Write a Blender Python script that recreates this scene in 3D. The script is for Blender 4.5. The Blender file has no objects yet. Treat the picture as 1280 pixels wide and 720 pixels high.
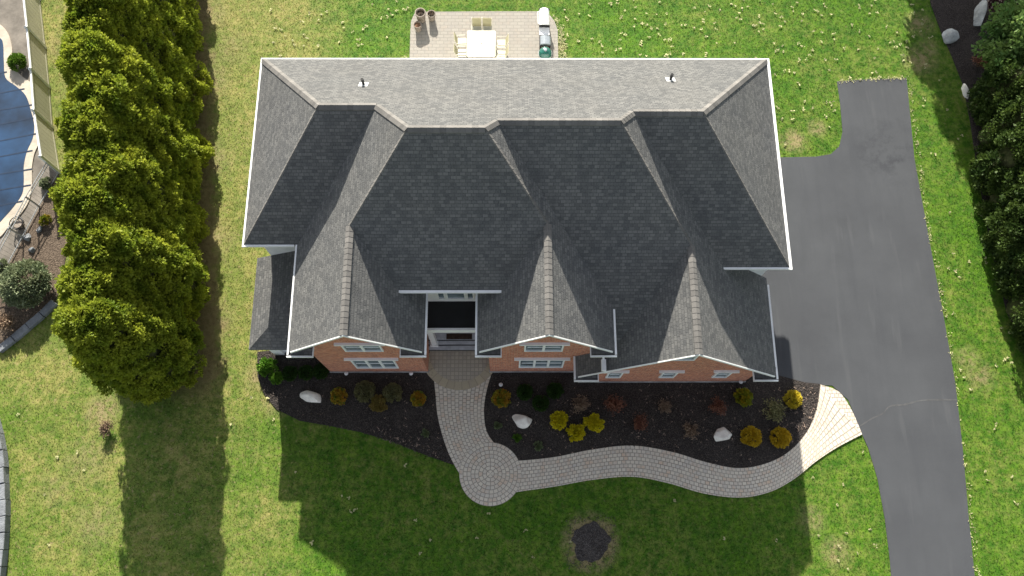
import bpy, math, random
import numpy as np
from mathutils import Vector, Matrix

# ------------------------------------------------------------------ camera, sky, sun, exposure
scene = bpy.context.scene
COL = scene.collection
F_PX, TH, RO, YA, CAM_H = 1013.634, math.radians(17.211), math.radians(1.174), math.radians(-1.288), 40.0
_r = Vector((math.cos(YA), math.sin(YA), 0)); _g = Vector((-math.sin(YA), math.cos(YA), 0)); _z = Vector((0, 0, 1))
_fwd = _g * math.sin(TH) - _z * math.cos(TH)
_up = _g * math.cos(TH) + _z * math.sin(TH)
CR = _r * math.cos(RO) + _up * math.sin(RO)
CU = -_r * math.sin(RO) + _up * math.cos(RO)
cam_data = bpy.data.cameras.new("camera"); cam = bpy.data.objects.new("camera", cam_data); COL.objects.link(cam)
M = Matrix.Identity(4)
for i in range(3):
    M[i][0] = CR[i]; M[i][1] = CU[i]; M[i][2] = -_fwd[i]
M[2][3] = CAM_H
cam.matrix_world = M
cam_data.sensor_width = 36.0; cam_data.lens = 36.0 * F_PX / 1280.0
cam_data.clip_start = 0.5; cam_data.clip_end = 2000
scene.camera = cam

SUN_TRAVEL = Vector((0.285, -1.92, -1.0))
EL = math.atan2(1.0, math.hypot(0.285, 1.92))
AZ = math.atan2(-0.285, 1.92)
world = bpy.data.worlds.new("World"); scene.world = world; world.use_nodes = True
wn = world.node_tree.nodes; wl = world.node_tree.links
sky = wn.new("ShaderNodeTexSky"); sky.sky_type = 'NISHITA'; sky.sun_disc = False
sky.sun_elevation = EL; sky.sun_rotation = AZ; sky.altitude = 100; sky.dust_density = 1.5; sky.ozone_density = 1.0
hs = wn.new("ShaderNodeHueSaturation"); hs.inputs["Saturation"].default_value = 0.45
wl.new(sky.outputs[0], hs.inputs["Color"]); wl.new(hs.outputs[0], wn["Background"].inputs[0]); wn["Background"].inputs[1].default_value = 0.085
sd = bpy.data.lights.new("sun", 'SUN'); sd.energy = 4.9; sd.angle = math.radians(0.55); sd.color = (1.0, 0.95, 0.86)
so = bpy.data.objects.new("sun", sd); COL.objects.link(so)
so.rotation_euler = SUN_TRAVEL.to_track_quat('-Z', 'Y').to_euler(); so.location = (-10, 80, 60)
scene.view_settings.view_transform = 'Standard'; scene.view_settings.look = 'None'
scene.view_settings.exposure = 1.33; scene.view_settings.gamma = 1.0
scene.view_settings.use_curve_mapping = False
scene.cycles.max_bounces = 6

rng = np.random.default_rng(7)
random.seed(7)


def P(px, py, z=0.0):
    """point of the ground (or of the level z) seen at a place in the 1280 x 720 photograph"""
    d = CR * ((px - 640) / F_PX) + CU * (-(py - 360) / F_PX) + _fwd
    t = (z - CAM_H) / d.z
    return Vector((d.x * t, d.y * t, z))


# ------------------------------------------------------------------ materials
def nodes(name, rough=0.8, spec=0.3):
    m = bpy.data.materials.new(name); m.use_nodes = True
    nt = m.node_tree; b = nt.nodes["Principled BSDF"]
    b.inputs["Roughness"].default_value = rough
    b.inputs["Specular IOR Level"].default_value = spec
    return m, nt, b


def N(nt, typ, **kw):
    n = nt.nodes.new(typ)
    for k, v in kw.items():
        if k.startswith("in_"):
            key = k[3:]
            n.inputs[int(key) if key.isdigit() else key.replace("_", " ")].default_value = v
        else:
            setattr(n, k, v)
    return n


def noise(nt, scale, coord=None, detail=4.0, rough=0.6, lo=0.35, hi=0.65):
    n = N(nt, "ShaderNodeTexNoise"); n.inputs["Scale"].default_value = scale
    n.inputs["Detail"].default_value = detail; n.inputs["Roughness"].default_value = rough
    if coord is not None: nt.links.new(coord, n.inputs["Vector"])
    mr = N(nt, "ShaderNodeMapRange"); mr.inputs[1].default_value = lo; mr.inputs[2].default_value = hi
    nt.links.new(n.outputs[0], mr.inputs[0])
    return mr.outputs[0]


def mix(nt, fac, a, b, mode='MIX'):
    n = N(nt, "ShaderNodeMix"); n.data_type = 'RGBA'; n.blend_type = mode
    for s, v in ((0, fac), (6, a), (7, b)):
        if hasattr(v, "is_linked") or hasattr(v, "links"): nt.links.new(v, n.inputs[s])
        elif s == 0: n.inputs[0].default_value = v
        else: n.inputs[s].default_value = (*v, 1) if len(v) == 3 else v
    return n.outputs[2]


def math_n(nt, op, a, b=None):
    n = N(nt, "ShaderNodeMath"); n.operation = op
    for i, v in enumerate((a, b)):
        if v is None: continue
        if hasattr(v, "links"): nt.links.new(v, n.inputs[i])
        else: n.inputs[i].default_value = v
    return n.outputs[0]


def bump(nt, b, height, strength=0.5, dist=0.02):
    n = N(nt, "ShaderNodeBump"); n.inputs["Strength"].default_value = strength; n.inputs["Distance"].default_value = dist
    nt.links.new(height, n.inputs["Height"]); nt.links.new(n.outputs[0], b.inputs["Normal"])


def objco(nt): return N(nt, "ShaderNodeTexCoord").outputs["Object"]
def uvco(nt): return N(nt, "ShaderNodeTexCoord").outputs["UV"]


def simple(name, c, rough=0.7, var=0.15, scale=3.0, spec=0.3, metal=0.0, bmp=0.0):
    m, nt, b = nodes(name, rough, spec); b.inputs["Metallic"].default_value = metal
    co = objco(nt); f = noise(nt, scale, co)
    d = tuple(max(0, x * (1 - var)) for x in c); e = tuple(min(1, x * (1 + var)) for x in c)
    nt.links.new(mix(nt, f, d, e), b.inputs["Base Color"])
    if bmp: bump(nt, b, noise(nt, scale * 6, co), bmp, 0.02)
    return m


def brick_tex(nt, co, w, h, c1, c2, mortar, ms=0.01, offset=0.5, smooth=0.1, bias=0.0):
    t = N(nt, "ShaderNodeTexBrick"); t.offset = offset; t.squash = 1.0
    nt.links.new(co, t.inputs["Vector"]); t.inputs["Scale"].default_value = 1.0
    t.inputs["Color1"].default_value = (*c1, 1); t.inputs["Color2"].default_value = (*c2, 1); t.inputs["Mortar"].default_value = (*mortar, 1)
    t.inputs["Mortar Size"].default_value = ms; t.inputs["Mortar Smooth"].default_value = smooth; t.inputs["Bias"].default_value = bias
    t.inputs["Brick Width"].default_value = w; t.inputs["Row Height"].default_value = h
    return t


def shingle_mat():
    m, nt, b = nodes("shingles", 0.92, 0.15); co = uvco(nt); b.inputs["Diffuse Roughness"].default_value = 0.4
    wob = N(nt, "ShaderNodeTexNoise"); wob.inputs["Scale"].default_value = 1.7; nt.links.new(co, wob.inputs["Vector"])
    t = brick_tex(nt, co, 0.22, 0.145, (0.06, 0.063, 0.066), (0.225, 0.22, 0.205), (0.045, 0.045, 0.048), 0.013, 0.37, 0.2)
    t2 = brick_tex(nt, co, 0.13, 0.145, (0.08, 0.081, 0.082), (0.155, 0.154, 0.148), (0.06, 0.06, 0.06), 0.006, 0.61, 0.5)
    c = mix(nt, 0.35, t.outputs[0], t2.outputs[0])
    big = noise(nt, 0.35, co, 5, 0.65, 0.3, 0.7)
    c = mix(nt, big, mix(nt, 0.2, c, (0.07, 0.08, 0.088)), mix(nt, 0.22, c, (0.18, 0.172, 0.15)))
    smp = N(nt, "ShaderNodeMapping"); smp.inputs["Scale"].default_value = (1.5, 0.16, 1); nt.links.new(co, smp.inputs[0])
    c = mix(nt, mix_f(nt, noise(nt, 1.0, smp.outputs[0], 5, 0.7, 0.45, 0.75), 0.4), c, (0.07, 0.072, 0.073))
    fine = noise(nt, 16, co, 2, 0.6, 0.3, 0.7)
    c = mix(nt, mix_f(nt, fine, 0.3), c, (0.22, 0.217, 0.205))
    nt.links.new(c, b.inputs["Base Color"])
    h = math_n(nt, 'ADD', math_n(nt, 'MULTIPLY', t.outputs["Fac"], -1.0), math_n(nt, 'MULTIPLY', fine, 0.5))
    bump(nt, b, h, 0.55, 0.02)
    return m


def mix_f(nt, f, k): return math_n(nt, 'MULTIPLY', f, k)


def cap_mat():
    m, nt, b = nodes("ridge_shingle", 0.9, 0.15); co = uvco(nt)
    t = brick_tex(nt, co, 0.23, 5.0, (0.115, 0.11, 0.102), (0.185, 0.175, 0.16), (0.055, 0.052, 0.05), 0.012, 0.0, 0.2)
    nt.links.new(mix(nt, mix_f(nt, noise(nt, 9, co), 0.3), t.outputs[0], (0.2, 0.19, 0.18)), b.inputs["Base Color"])
    return m


def wall_brick_mat():
    m, nt, b = nodes("red_brick", 0.85, 0.2); co = uvco(nt)
    t = brick_tex(nt, co, 0.24, 0.11, (0.72, 0.25, 0.13), (0.38, 0.115, 0.07), (0.5, 0.42, 0.34), 0.011, 0.5, 0.2)
    c = mix(nt, noise(nt, 1.3, co), t.outputs[0], mix(nt, 0.4, t.outputs[0], (0.6, 0.29, 0.17)))
    c = mix(nt, mix_f(nt, noise(nt, 6, co, 4, .8, .42, .58), 0.6), c, (0.24, 0.085, 0.06))
    c = mix(nt, mix_f(nt, noise(nt, 9, co, 2, .6, .55, .65), 0.5), c, (0.62, 0.42, 0.3))
    nt.links.new(c, b.inputs["Base Color"]); bump(nt, b, math_n(nt, 'MULTIPLY', t.outputs["Fac"], -1.0), 0.5, 0.01)
    return m


def paver_mat(name, w, h, c1, c2, c3, mortar, off=0.5, ms=0.02):
    m, nt, b = nodes(name, 0.85, 0.2); co = uvco(nt)
    t = brick_tex(nt, co, w, h, c1, c2, mortar, ms, off, 0.3)
    # a few bricks of a third colour
    t3 = brick_tex(nt, co, w, h, (0, 0, 0), (1, 1, 1), (0.0, 0.0, 0.0), ms, off, 0.3); 
    mp = N(nt, "ShaderNodeMapRange"); mp.inputs[1].default_value = 0.4; mp.inputs[2].default_value = 0.8
    wn_ = noise(nt, 2.3, co, 3, 0.6, 0.42, 0.62)
    nt.links.new(t3.outputs[0], mp.inputs[0])
    c = mix(nt, math_n(nt, 'MULTIPLY', mp.outputs[0], wn_), t.outputs[0], c3)
    c = mix(nt, mix_f(nt, noise(nt, 0.8, co), 0.35), c, tuple(x * 0.8 for x in c1))
    c = mix(nt, mix_f(nt, noise(nt, 14, co), 0.25), c, tuple(x * 0.7 for x in c2))
    nt.links.new(c, b.inputs["Base Color"]); bump(nt, b, math_n(nt, 'MULTIPLY', t.outputs["Fac"], -1.0), 0.5, 0.015)
    return m


def asphalt_mat():
    m, nt, b = nodes("asphalt", 0.9, 0.25); co = objco(nt)
    st = N(nt, "ShaderNodeMapping"); st.inputs["Scale"].default_value = (1.6, 0.18, 1); nt.links.new(co, st.inputs[0])
    c = mix(nt, noise(nt, 0.35, co, 6, 0.6, 0.3, 0.7), (0.052, 0.055, 0.06), (0.07, 0.074, 0.079))
    c = mix(nt, mix_f(nt, noise(nt, 1.0, st.outputs[0], 4, 0.6, 0.5, 0.75), 0.5), c, (0.046, 0.049, 0.055))
    c = mix(nt, mix_f(nt, noise(nt, 1.3, st.outputs[0], 3, 0.5, 0.6, 0.7), 0.35), c, (0.09, 0.093, 0.096))
    # soft branch shade painted dark into the asphalt near the turning bay
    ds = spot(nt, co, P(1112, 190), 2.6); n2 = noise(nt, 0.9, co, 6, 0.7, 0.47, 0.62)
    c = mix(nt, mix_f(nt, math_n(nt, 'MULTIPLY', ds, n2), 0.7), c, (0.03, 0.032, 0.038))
    c = mix(nt, mix_f(nt, noise(nt, 40, co, 2, 0.6, 0.3, 0.7), 0.25), c, (0.09, 0.092, 0.094))
    nt.links.new(c, b.inputs["Base Color"]); bump(nt, b, noise(nt, 60, co, 2), 0.25, 0.01)
    return m


def spot(nt, co, p, r):
    d = N(nt, "ShaderNodeVectorMath"); d.operation = 'DISTANCE'; nt.links.new(co, d.inputs[0]); d.inputs[1].default_value = (p[0], p[1], 0)
    mr = N(nt, "ShaderNodeMapRange"); mr.inputs[1].default_value = r; mr.inputs[2].default_value = r * 0.25
    nt.links.new(d.outputs["Value"], mr.inputs[0])
    return mr.outputs[0]


GRASS_GAIN = 1.0
def grass_mat(name="grass", trans=0.0):
    m, nt, b = nodes(name, 0.75, 0.1); co = objco(nt)
    fl = N(nt, "ShaderNodeVectorMath"); fl.operation = 'MULTIPLY'; fl.inputs[1].default_value = (1, 1, 0); nt.links.new(co, fl.inputs[0]); co = fl.outputs[0]
    sx = N(nt, "ShaderNodeSeparateXYZ"); nt.links.new(co, sx.inputs[0])
    def ramp(sock, a, b_, lo=0.0, hi=1.0):
        mr = N(nt, "ShaderNodeMapRange"); mr.interpolation_type = 'SMOOTHSTEP'
        for i, v in enumerate((a, b_, lo, hi)): mr.inputs[i + 1].default_value = v
        nt.links.new(sock, mr.inputs[0]); return mr.outputs[0]
    green = mix(nt, noise(nt, 1.1, co, 6, 0.72, 0.36, 0.64), (0.042, 0.13, 0.008), (0.115, 0.232, 0.012))
    green = mix(nt, mix_f(nt, noise(nt, 5, co, 4, 0.7, 0.42, 0.6), 0.65), green, (0.034, 0.082, 0.01))
    pale = mix(nt, noise(nt, 3.0, co, 5, 0.7, 0.3, 0.7), (0.18, 0.21, 0.04), (0.38, 0.32, 0.12))
    left = ramp(sx.outputs[0], -8.0, -13.0)
    low = ramp(sx.outputs[1], 24.0, 2.0)
    patch = noise(nt, 0.22, co, 5, 0.7, 0.38, 0.62)
    fine = noise(nt, 2.2, co, 5, 0.75, 0.42, 0.62)
    f1 = math_n(nt, 'MULTIPLY', left, math_n(nt, 'ADD', math_n(nt, 'MULTIPLY', ramp(sx.outputs[1], 5.0, 12.0), 0.28), math_n(nt, 'ADD', 0.16, math_n(nt, 'MULTIPLY', math_n(nt, 'MULTIPLY', patch, noise(nt, 0.55, co, 6, 0.75, 0.36, 0.6)), 0.62))))
    f2 = math_n(nt, 'MULTIPLY', math_n(nt, 'MULTIPLY', patch, fine), 0.5)
    f = math_n(nt, 'MINIMUM', math_n(nt, 'ADD', f1, f2), 1.0)
    c = mix(nt, f, green, pale)
    # thin, straw coloured ground: noise specks and the worn places
    spk = math_n(nt, 'MULTIPLY', noise(nt, 5.5, co, 3, 0.6, 0.58, 0.7), math_n(nt, 'ADD', 0.28, math_n(nt, 'MULTIPLY', left, 0.5)))
    for (px, py, r, k) in ((992, 176, 0.9, 1), (1022, 160, 0.7, .8), (1035, 205, .7, .5), (1150, 30, 1.1, .8), (1150, 75, 1.2, .9), (1160, 60, .8, .7),
                           (128, 515, 1.1, 1), (108, 575, 1.6, .5), (120, 655, 1.5, .5), (70, 610, 1.2, .4), (1045, 690, 0.9, .8), (1015, 650, .9, .6), (738, 678, 1.55, 2.2),
                           (1225, 470, 1.0, .6), (1210, 450, .9, .6), (345, 500, 1.1, .6), (322, 470, .9, .8), (700, 60, .5, .8), (268, 300, 1.4, .6), (266, 200, 1.4, .6), (264, 100, 1.5, .6), (268, 400, 1.3, .6), (262, 20, 1.4, .6),
                           (66, 60, 1.0, .4), (72, 160, 1.0, .5), (585, 558, .8, .4), (290, 60, 1.4, .4), (1212, 120, .7, .4)):
        s = spot(nt, co, P(px, py), r)
        s = math_n(nt, 'MULTIPLY', s, math_n(nt, 'MULTIPLY', math_n(nt, 'ADD', 0.25, noise(nt, 2.6, co, 5, 0.75, 0.42, 0.6)), k))
        spk = math_n(nt, 'MAXIMUM', spk, s)
    c = mix(nt, math_n(nt, 'MINIMUM', spk, 0.9), c, (0.33, 0.255, 0.135))
    A_, B_ = P(257, 0), P(270, 430); k_ = (B_.x - A_.x) / (B_.y - A_.y)
    off = math_n(nt, 'SUBTRACT', math_n(nt, 'SUBTRACT', sx.outputs[0], math_n(nt, 'MULTIPLY', sx.outputs[1], k_)), A_.x - k_ * A_.y)
    wob = math_n(nt, 'ADD', off, math_n(nt, 'MULTIPLY', noise(nt, 0.9, co, 5, .7, .3, .7), 1.1))
    bare = math_n(nt, 'MULTIPLY', ramp(wob, 1.1, 0.3), math_n(nt, 'MULTIPLY', ramp(off, -5.6, -4.6), ramp(sx.outputs[1], 6.0, 8.0)))
    c = mix(nt, math_n(nt, 'MULTIPLY', bare, 0.85), c, mix(nt, noise(nt, 4, co), (0.16, 0.11, 0.06), (0.24, 0.175, 0.09)))
    c = mix(nt, mix_f(nt, noise(nt, 22, co, 3, 0.7, 0.3, 0.7), 0.4), c, (0.04, 0.075, 0.014))
    nt.links.new(c, b.inputs["Base Color"])
    if trans:
        t = N(nt, "ShaderNodeBsdfTranslucent"); nt.links.new(c, t.inputs[0])
        ms = N(nt, "ShaderNodeMixShader"); ms.inputs[0].default_value = trans
        nt.links.new(b.outputs[0], ms.inputs[1]); nt.links.new(t.outputs[0], ms.inputs[2]); nt.links.new(ms.outputs[0], nt.nodes["Material Output"].inputs[0])
    return m


def leaf_mat(name, a, b_, scale=1.2, trans=0.25, third=None, rough=0.6):
    m, nt, b = nodes(name, rough, 0.2); co = objco(nt)
    c = mix(nt, noise(nt, scale, co, 4, 0.6, 0.35, 0.65), a, b_)
    if third: c = mix(nt, noise(nt, scale * 1.7, co, 2, 0.5, 0.5, 0.6), c, third)
    c = mix(nt, mix_f(nt, noise(nt, scale * 9, co, 2, 0.5, 0.35, 0.65), 0.4), c, tuple(x * 0.7 for x in a))
    nt.links.new(c, b.inputs["Base Color"])
    if trans:
        t = N(nt, "ShaderNodeBsdfTranslucent"); nt.links.new(c, t.inputs[0])
        ms = N(nt, "ShaderNodeMixShader"); ms.inputs[0].default_value = trans
        nt.links.new(b.outputs[0], ms.inputs[1]); nt.links.new(t.outputs[0], ms.inputs[2])
        nt.links.new(ms.outputs[0], nt.nodes["Material Output"].inputs[0])
    return m


def mulch_mat(name, a, b_):
    m, nt, b = nodes(name, 0.95, 0.1); co = objco(nt)
    c = mix(nt, noise(nt, 1.1, co, 6, 0.7, 0.3, 0.7), a, b_)
    c = mix(nt, noise(nt, 18, co, 3, 0.7, 0.45, 0.7), c, tuple(x * 1.8 for x in b_))
    nt.links.new(c, b.inputs["Base Color"]); bump(nt, b, noise(nt, 14, co, 4, 0.7), 0.9, 0.05)
    return m


def glass_mat(name="window_glass", c=(0.1, 0.125, 0.14)):
    m, nt, b = nodes(name, 0.08, 0.6); co = objco(nt)
    nt.links.new(mix(nt, noise(nt, 1.2, co), c, tuple(x * 2.2 for x in c)), b.inputs["Base Color"])
    return m


MAT = dict(
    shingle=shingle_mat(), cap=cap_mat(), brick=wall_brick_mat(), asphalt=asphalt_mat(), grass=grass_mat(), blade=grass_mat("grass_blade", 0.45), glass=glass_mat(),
    white=simple("white_trim", (0.8, 0.8, 0.78), 0.5, 0.05), siding=simple("siding", (0.72, 0.73, 0.72), 0.6, 0.06),
    membrane=simple("black_membrane", (0.012, 0.012, 0.013), 0.6, 0.25, 1.5), dark=simple("dark_metal", (0.02, 0.02, 0.022), 0.45, 0.2),
    blue_stone=simple("blue_stone", (0.5, 0.51, 0.53), 0.75, 0.15, 4), stepdark=simple("step_riser_shade", (0.05, 0.05, 0.05), 0.85, 0.2), mat_brown=simple("doormat", (0.055, 0.035, 0.025), 0.95, 0.3, 8),
    door=simple("door_paint", (0.09, 0.03, 0.025), 0.4, 0.1), concrete=simple("deck_concrete", (0.17, 0.15, 0.125), 0.9, 0.3, 0.9, bmp=.2),
    coping=simple("coping", (0.46, 0.40, 0.32), 0.85, 0.15, 1.5, bmp=.2), cover=simple("pool_cover_fabric", (0.011, 0.036, 0.082), 0.5, 0.55, 0.35),
    strap=simple("strap", (0.015, 0.03, 0.06), 0.8, 0.2), vinyl=simple("tan_vinyl", (0.42, 0.4, 0.29), 0.5, 0.08, 0.7),
    vinylw=simple("white_vinyl", (0.75, 0.75, 0.72), 0.45, 0.05), alu=simple("grey_aluminium", (0.42, 0.43, 0.43), 0.4, 0.1, metal=0.3),
    picket=simple("grey_picket", (0.16, 0.15, 0.135), 0.6, 0.1), bark=simple("bark", (0.09, 0.065, 0.045), 0.95, 0.3, 5, bmp=.5), twig=simple("dead_twigs", (0.16, 0.115, 0.08), 0.95, 0.3, 5),
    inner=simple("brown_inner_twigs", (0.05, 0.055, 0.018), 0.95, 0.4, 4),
    mulch=mulch_mat("black_mulch", (0.026, 0.022, 0.02), (0.058, 0.05, 0.045)), soil=mulch_mat("brown_soil", (0.08, 0.06, 0.045), (0.15, 0.115, 0.085)),
    ringmulch=mulch_mat("grey_mulch", (0.03, 0.028, 0.028), (0.1, 0.088, 0.08)), hedgemulch=mulch_mat("dark_hedge_mulch", (0.03, 0.024, 0.022), (0.06, 0.05, 0.045)),
    boulder=simple("white_stone", (0.8, 0.75, 0.66), 0.85, 0.14, 2.5, bmp=.5), rock=simple("grey_stone", (0.36, 0.37, 0.36), 0.9, 0.25, 2.5, bmp=.6),
    wallstone=simple("wall_block", (0.2, 0.21, 0.22), 0.9, 0.2, 2.0, bmp=.5), lamp=simple("lamp_plastic", (0.7, 0.7, 0.68), 0.4, 0.05),
    cream=simple("cream_sling", (0.6, 0.58, 0.47), 0.6, 0.05), slingshade=simple("shaded_cream_sling", (0.36, 0.33, 0.2), 0.7, 0.08), creamframe=simple("cream_metal", (0.62, 0.58, 0.46), 0.45, 0.06),
    clay=simple("grey_brown_pot", (0.26, 0.22, 0.18), 0.85, 0.2, 3), rust=simple("rusty_soil", (0.22, 0.12, 0.07), 0.95, 0.3, 8),
    potsoil=simple("pot_soil", (0.05, 0.04, 0.03), 0.95, 0.4, 10), steel=simple("brushed_steel", (0.62, 0.63, 0.64), 0.32, 0.05, metal=0.6),
    whitecover=simple("white_enamel", (0.8, 0.8, 0.8), 0.3, 0.03), greylid=simple("grey_enamel", (0.3, 0.33, 0.35), 0.3, 0.1, metal=.3),
    teal=simple("green_glazed_ceramic", (0.02, 0.11, 0.085), 0.15, 0.4, 6, spec=0.6), wood=simple("tan_wood", (0.3, 0.2, 0.12), 0.7, 0.2, 5),
    path=paver_mat("walk_pavers", 0.21, 0.185, (0.74, 0.66, 0.53), (0.56, 0.515, 0.45), (0.68, 0.5, 0.35), (0.24, 0.21, 0.17), 0.5, 0.019),
    land=paver_mat("landing_pavers", 0.2, 0.2, (0.5, 0.43, 0.33), (0.39, 0.345, 0.28), (0.42, 0.36, 0.27), (0.28, 0.25, 0.2), 0.0),
    border=paver_mat("border_pavers", 0.42, 0.6, (0.5, 0.42, 0.29), (0.42, 0.36, 0.25), (0.4, 0.34, 0.26), (0.3, 0.26, 0.19), 0.5),
    patio=paver_mat("patio_pavers", 0.42, 0.21, (0.34, 0.315, 0.27), (0.29, 0.27, 0.24), (0.34, 0.3, 0.25), (0.21, 0.195, 0.17), 0.5, 0.014),
    straw=simple("straw_leaves", (0.36, 0.345, 0.17), 0.8, 0.25, 3), chip=simple("mulch_chips", (0.08, 0.066, 0.056), 0.95, 0.5, 6),
    palechip=simple("pale_leaf_bits", (0.3, 0.22, 0.17), 0.9, 0.4, 6), seam=simple("asphalt_seam", (0.085, 0.086, 0.086), 0.9, 0.2, 3),
    black=simple("black_rubber", (0.01, 0.01, 0.01), 0.6, 0.2), flash=simple("lead_flashing", (0.55, 0.56, 0.56), 0.5, 0.1),
    thuja=leaf_mat("arborvitae_leaf", (0.145, 0.21, 0.018), (0.4, 0.43, 0.042), 0.7, 0.45),
    darkfir=leaf_mat("dark_hedge_leaf", (0.035, 0.068, 0.016), (0.095, 0.14, 0.026), 0.9, 0.3),
    maple=leaf_mat("broad_leaf", (0.09, 0.19, 0.05), (0.22, 0.31, 0.08), 0.9, 0.3),
    purple=leaf_mat("purple_leaf", (0.05, 0.02, 0.025), (0.08, 0.03, 0.03), 1.5, 0.1),
    sage=leaf_mat("sage_leaf", (0.17, 0.215, 0.115), (0.32, 0.35, 0.2), 2.0, 0.2),
    lime=leaf_mat("lime_leaf", (0.1, 0.2, 0.02), (0.2, 0.3, 0.04), 2.5, 0.25),
    gold=leaf_mat("gold_leaf", (0.58, 0.52, 0.015), (0.78, 0.66, 0.025), 3, 0.25),
    amber=leaf_mat("amber_leaf", (0.52, 0.34, 0.018), (0.62, 0.45, 0.03), 3, 0.2),
    yellow=leaf_mat("bright_yellow_leaf", (0.55, 0.45, 0.03), (0.7, 0.55, 0.06), 3, 0.2),
    orange=leaf_mat("orange_green_leaf", (0.4, 0.34, 0.03), (0.55, 0.19, 0.03), 2.4, 0.2, third=(0.16, 0.22, 0.03)),
    limeyellow=leaf_mat("lime_yellow_leaf", (0.3, 0.3, 0.02), (0.16, 0.24, 0.03), 2.4, 0.25, third=(0.45, 0.33, 0.02)),
    olive=leaf_mat("olive_leaf", (0.17, 0.165, 0.075), (0.26, 0.24, 0.1), 2.5, 0.2),
    oliveyellow=leaf_mat("olive_yellow_leaf", (0.26, 0.21, 0.05), (0.33, 0.23, 0.08), 2.5, 0.2),
    forest=leaf_mat("forest_leaf", (0.025, 0.06, 0.01), (0.05, 0.1, 0.016), 3, 0.15),
    russet=leaf_mat("russet_leaf", (0.18, 0.07, 0.045), (0.28, 0.13, 0.075), 3, 0.15),
    drybrown=leaf_mat("dry_brown_leaf", (0.22, 0.15, 0.1), (0.33, 0.24, 0.16), 3, 0.15),
    palegreen=leaf_mat("pale_green_leaf", (0.17, 0.23, 0.1), (0.3, 0.33, 0.18), 3, 0.2),
    brightgreen=leaf_mat("bright_green_leaf", (0.09, 0.22, 0.02), (0.17, 0.3, 0.035), 2.5, 0.25),
)


# ------------------------------------------------------------------ mesh helpers
class MB:
    def __init__(s): s.v = []; s.f = []; s.uv = []; s.mi = []

    def face(s, pts, mi=0, uv=None):
        i0 = len(s.v); pts = [Vector(p) for p in pts]; s.v += pts; s.f.append(list(range(i0, i0 + len(pts)))); s.mi.append(mi)
        if uv is None:
            n = Vector((0, 0, 0))
            for i in range(len(pts)):
                a, b = pts[i] - pts[0], pts[(i + 1) % len(pts)] - pts[0]; n += a.cross(b)
            n = n.normalized() if n.length > 1e-9 else Vector((0, 0, 1))
            u = Vector((0, 0, 1)).cross(n)
            u = u.normalized() if u.length > 0.02 else Vector((1, 0, 0))
            w = n.cross(u); uv = [(p.dot(u), p.dot(w)) for p in pts]
        s.uv.append(uv)

    def prism(s, pts, off, mi=0, side=None):
        pts = [Vector(p) for p in pts]; off = Vector(off); lo = [p + off for p in pts]; side = mi if side is None else side
        n = Vector((0, 0, 0))
        for i in range(1, len(pts) - 1): n += (pts[i] - pts[0]).cross(pts[i + 1] - pts[0])
        if n.dot(off) > 0: pts = pts[::-1]; lo = lo[::-1]
        s.face(pts, mi); s.face(lo[::-1], side)
        for i in range(len(pts)):
            j = (i + 1) % len(pts); s.face([pts[j], pts[i], lo[i], lo[j]], side)

    def box(s, a, b, mi=0):
        (x0, y0, z0), (x1, y1, z1) = a, b
        x0, x1 = min(x0, x1), max(x0, x1); y0, y1 = min(y0, y1), max(y0, y1); z0, z1 = min(z0, z1), max(z0, z1)
        s.prism([(x0, y0, z1), (x1, y0, z1), (x1, y1, z1), (x0, y1, z1)], (0, 0, z0 - z1), mi)

    def tube(s, pts, r, n=8, mi=0, cap=True):
        pts = [Vector(p) for p in pts]; rs = r if isinstance(r, (list, tuple)) else [r] * len(pts); rings = []
        for i, p in enumerate(pts):
            d = (pts[min(i + 1, len(pts) - 1)] - pts[max(i - 1, 0)]).normalized()
            a = d.cross(Vector((0.31, 0.2, 0.93))); a = a.normalized() if a.length > .05 else d.cross(Vector((1, 0, 0))).normalized(); b = d.cross(a)
            rings.append([p + (a * math.cos(t) + b * math.sin(t)) * rs[i] for t in [2 * math.pi * k / n for k in range(n)]])
        for i in range(len(rings) - 1):
            for k in range(n):
                q = (k + 1) % n; s.face([rings[i][k], rings[i][q], rings[i + 1][q], rings[i + 1][k]], mi)
        if cap: s.face(rings[0][::-1], mi); s.face(rings[-1], mi)

    def lathe(s, prof, c=(0, 0, 0), n=16, mi=0):
        c = Vector(c)
        for (r0, z0), (r1, z1) in zip(prof, prof[1:]):
            for k in range(n):
                t0, t1 = 2 * math.pi * k / n, 2 * math.pi * (k + 1) / n
                q = [(r0, t0, z0), (r0, t1, z0), (r1, t1, z1), (r1, t0, z1)]
                pts = [c + Vector((r * math.cos(t), r * math.sin(t), z)) for r, t, z in q]
                if r0 < 1e-6: pts = [pts[0], pts[2], pts[3]]
                elif r1 < 1e-6: pts = pts[:3]
                s.face(pts, mi)

    def build(s, name, mats, parent=None, smooth=False):
        me = bpy.data.meshes.new(name); me.from_pydata([tuple(p) for p in s.v], [], s.f)
        ul = me.uv_layers.new(name="UVMap"); ul.data.foreach_set("uv", [c for f in s.uv for p in f for c in p])
        mats = mats if isinstance(mats, (list, tuple)) else [mats]
        for m in mats: me.materials.append(MAT[m])
        me.polygons.foreach_set("material_index", s.mi)
        if smooth:
            import bmesh
            bm = bmesh.new(); bm.from_mesh(me); bmesh.ops.remove_doubles(bm, verts=bm.verts, dist=1e-4); bm.to_mesh(me); bm.free()
            me.polygons.foreach_set("use_smooth", [True] * len(me.polygons))
        return link(name, me, parent)


def link(name, me, parent=None):
    o = bpy.data.objects.new(name, me); COL.objects.link(o)
    if parent is not None: o.parent = parent
    return o


def tag(o, label, cat, group=None):
    o["label"] = label; o["category"] = cat
    if group: o["group"] = group
    return o


def struct(o, kind="structure"): o["kind"] = kind; return o


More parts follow.
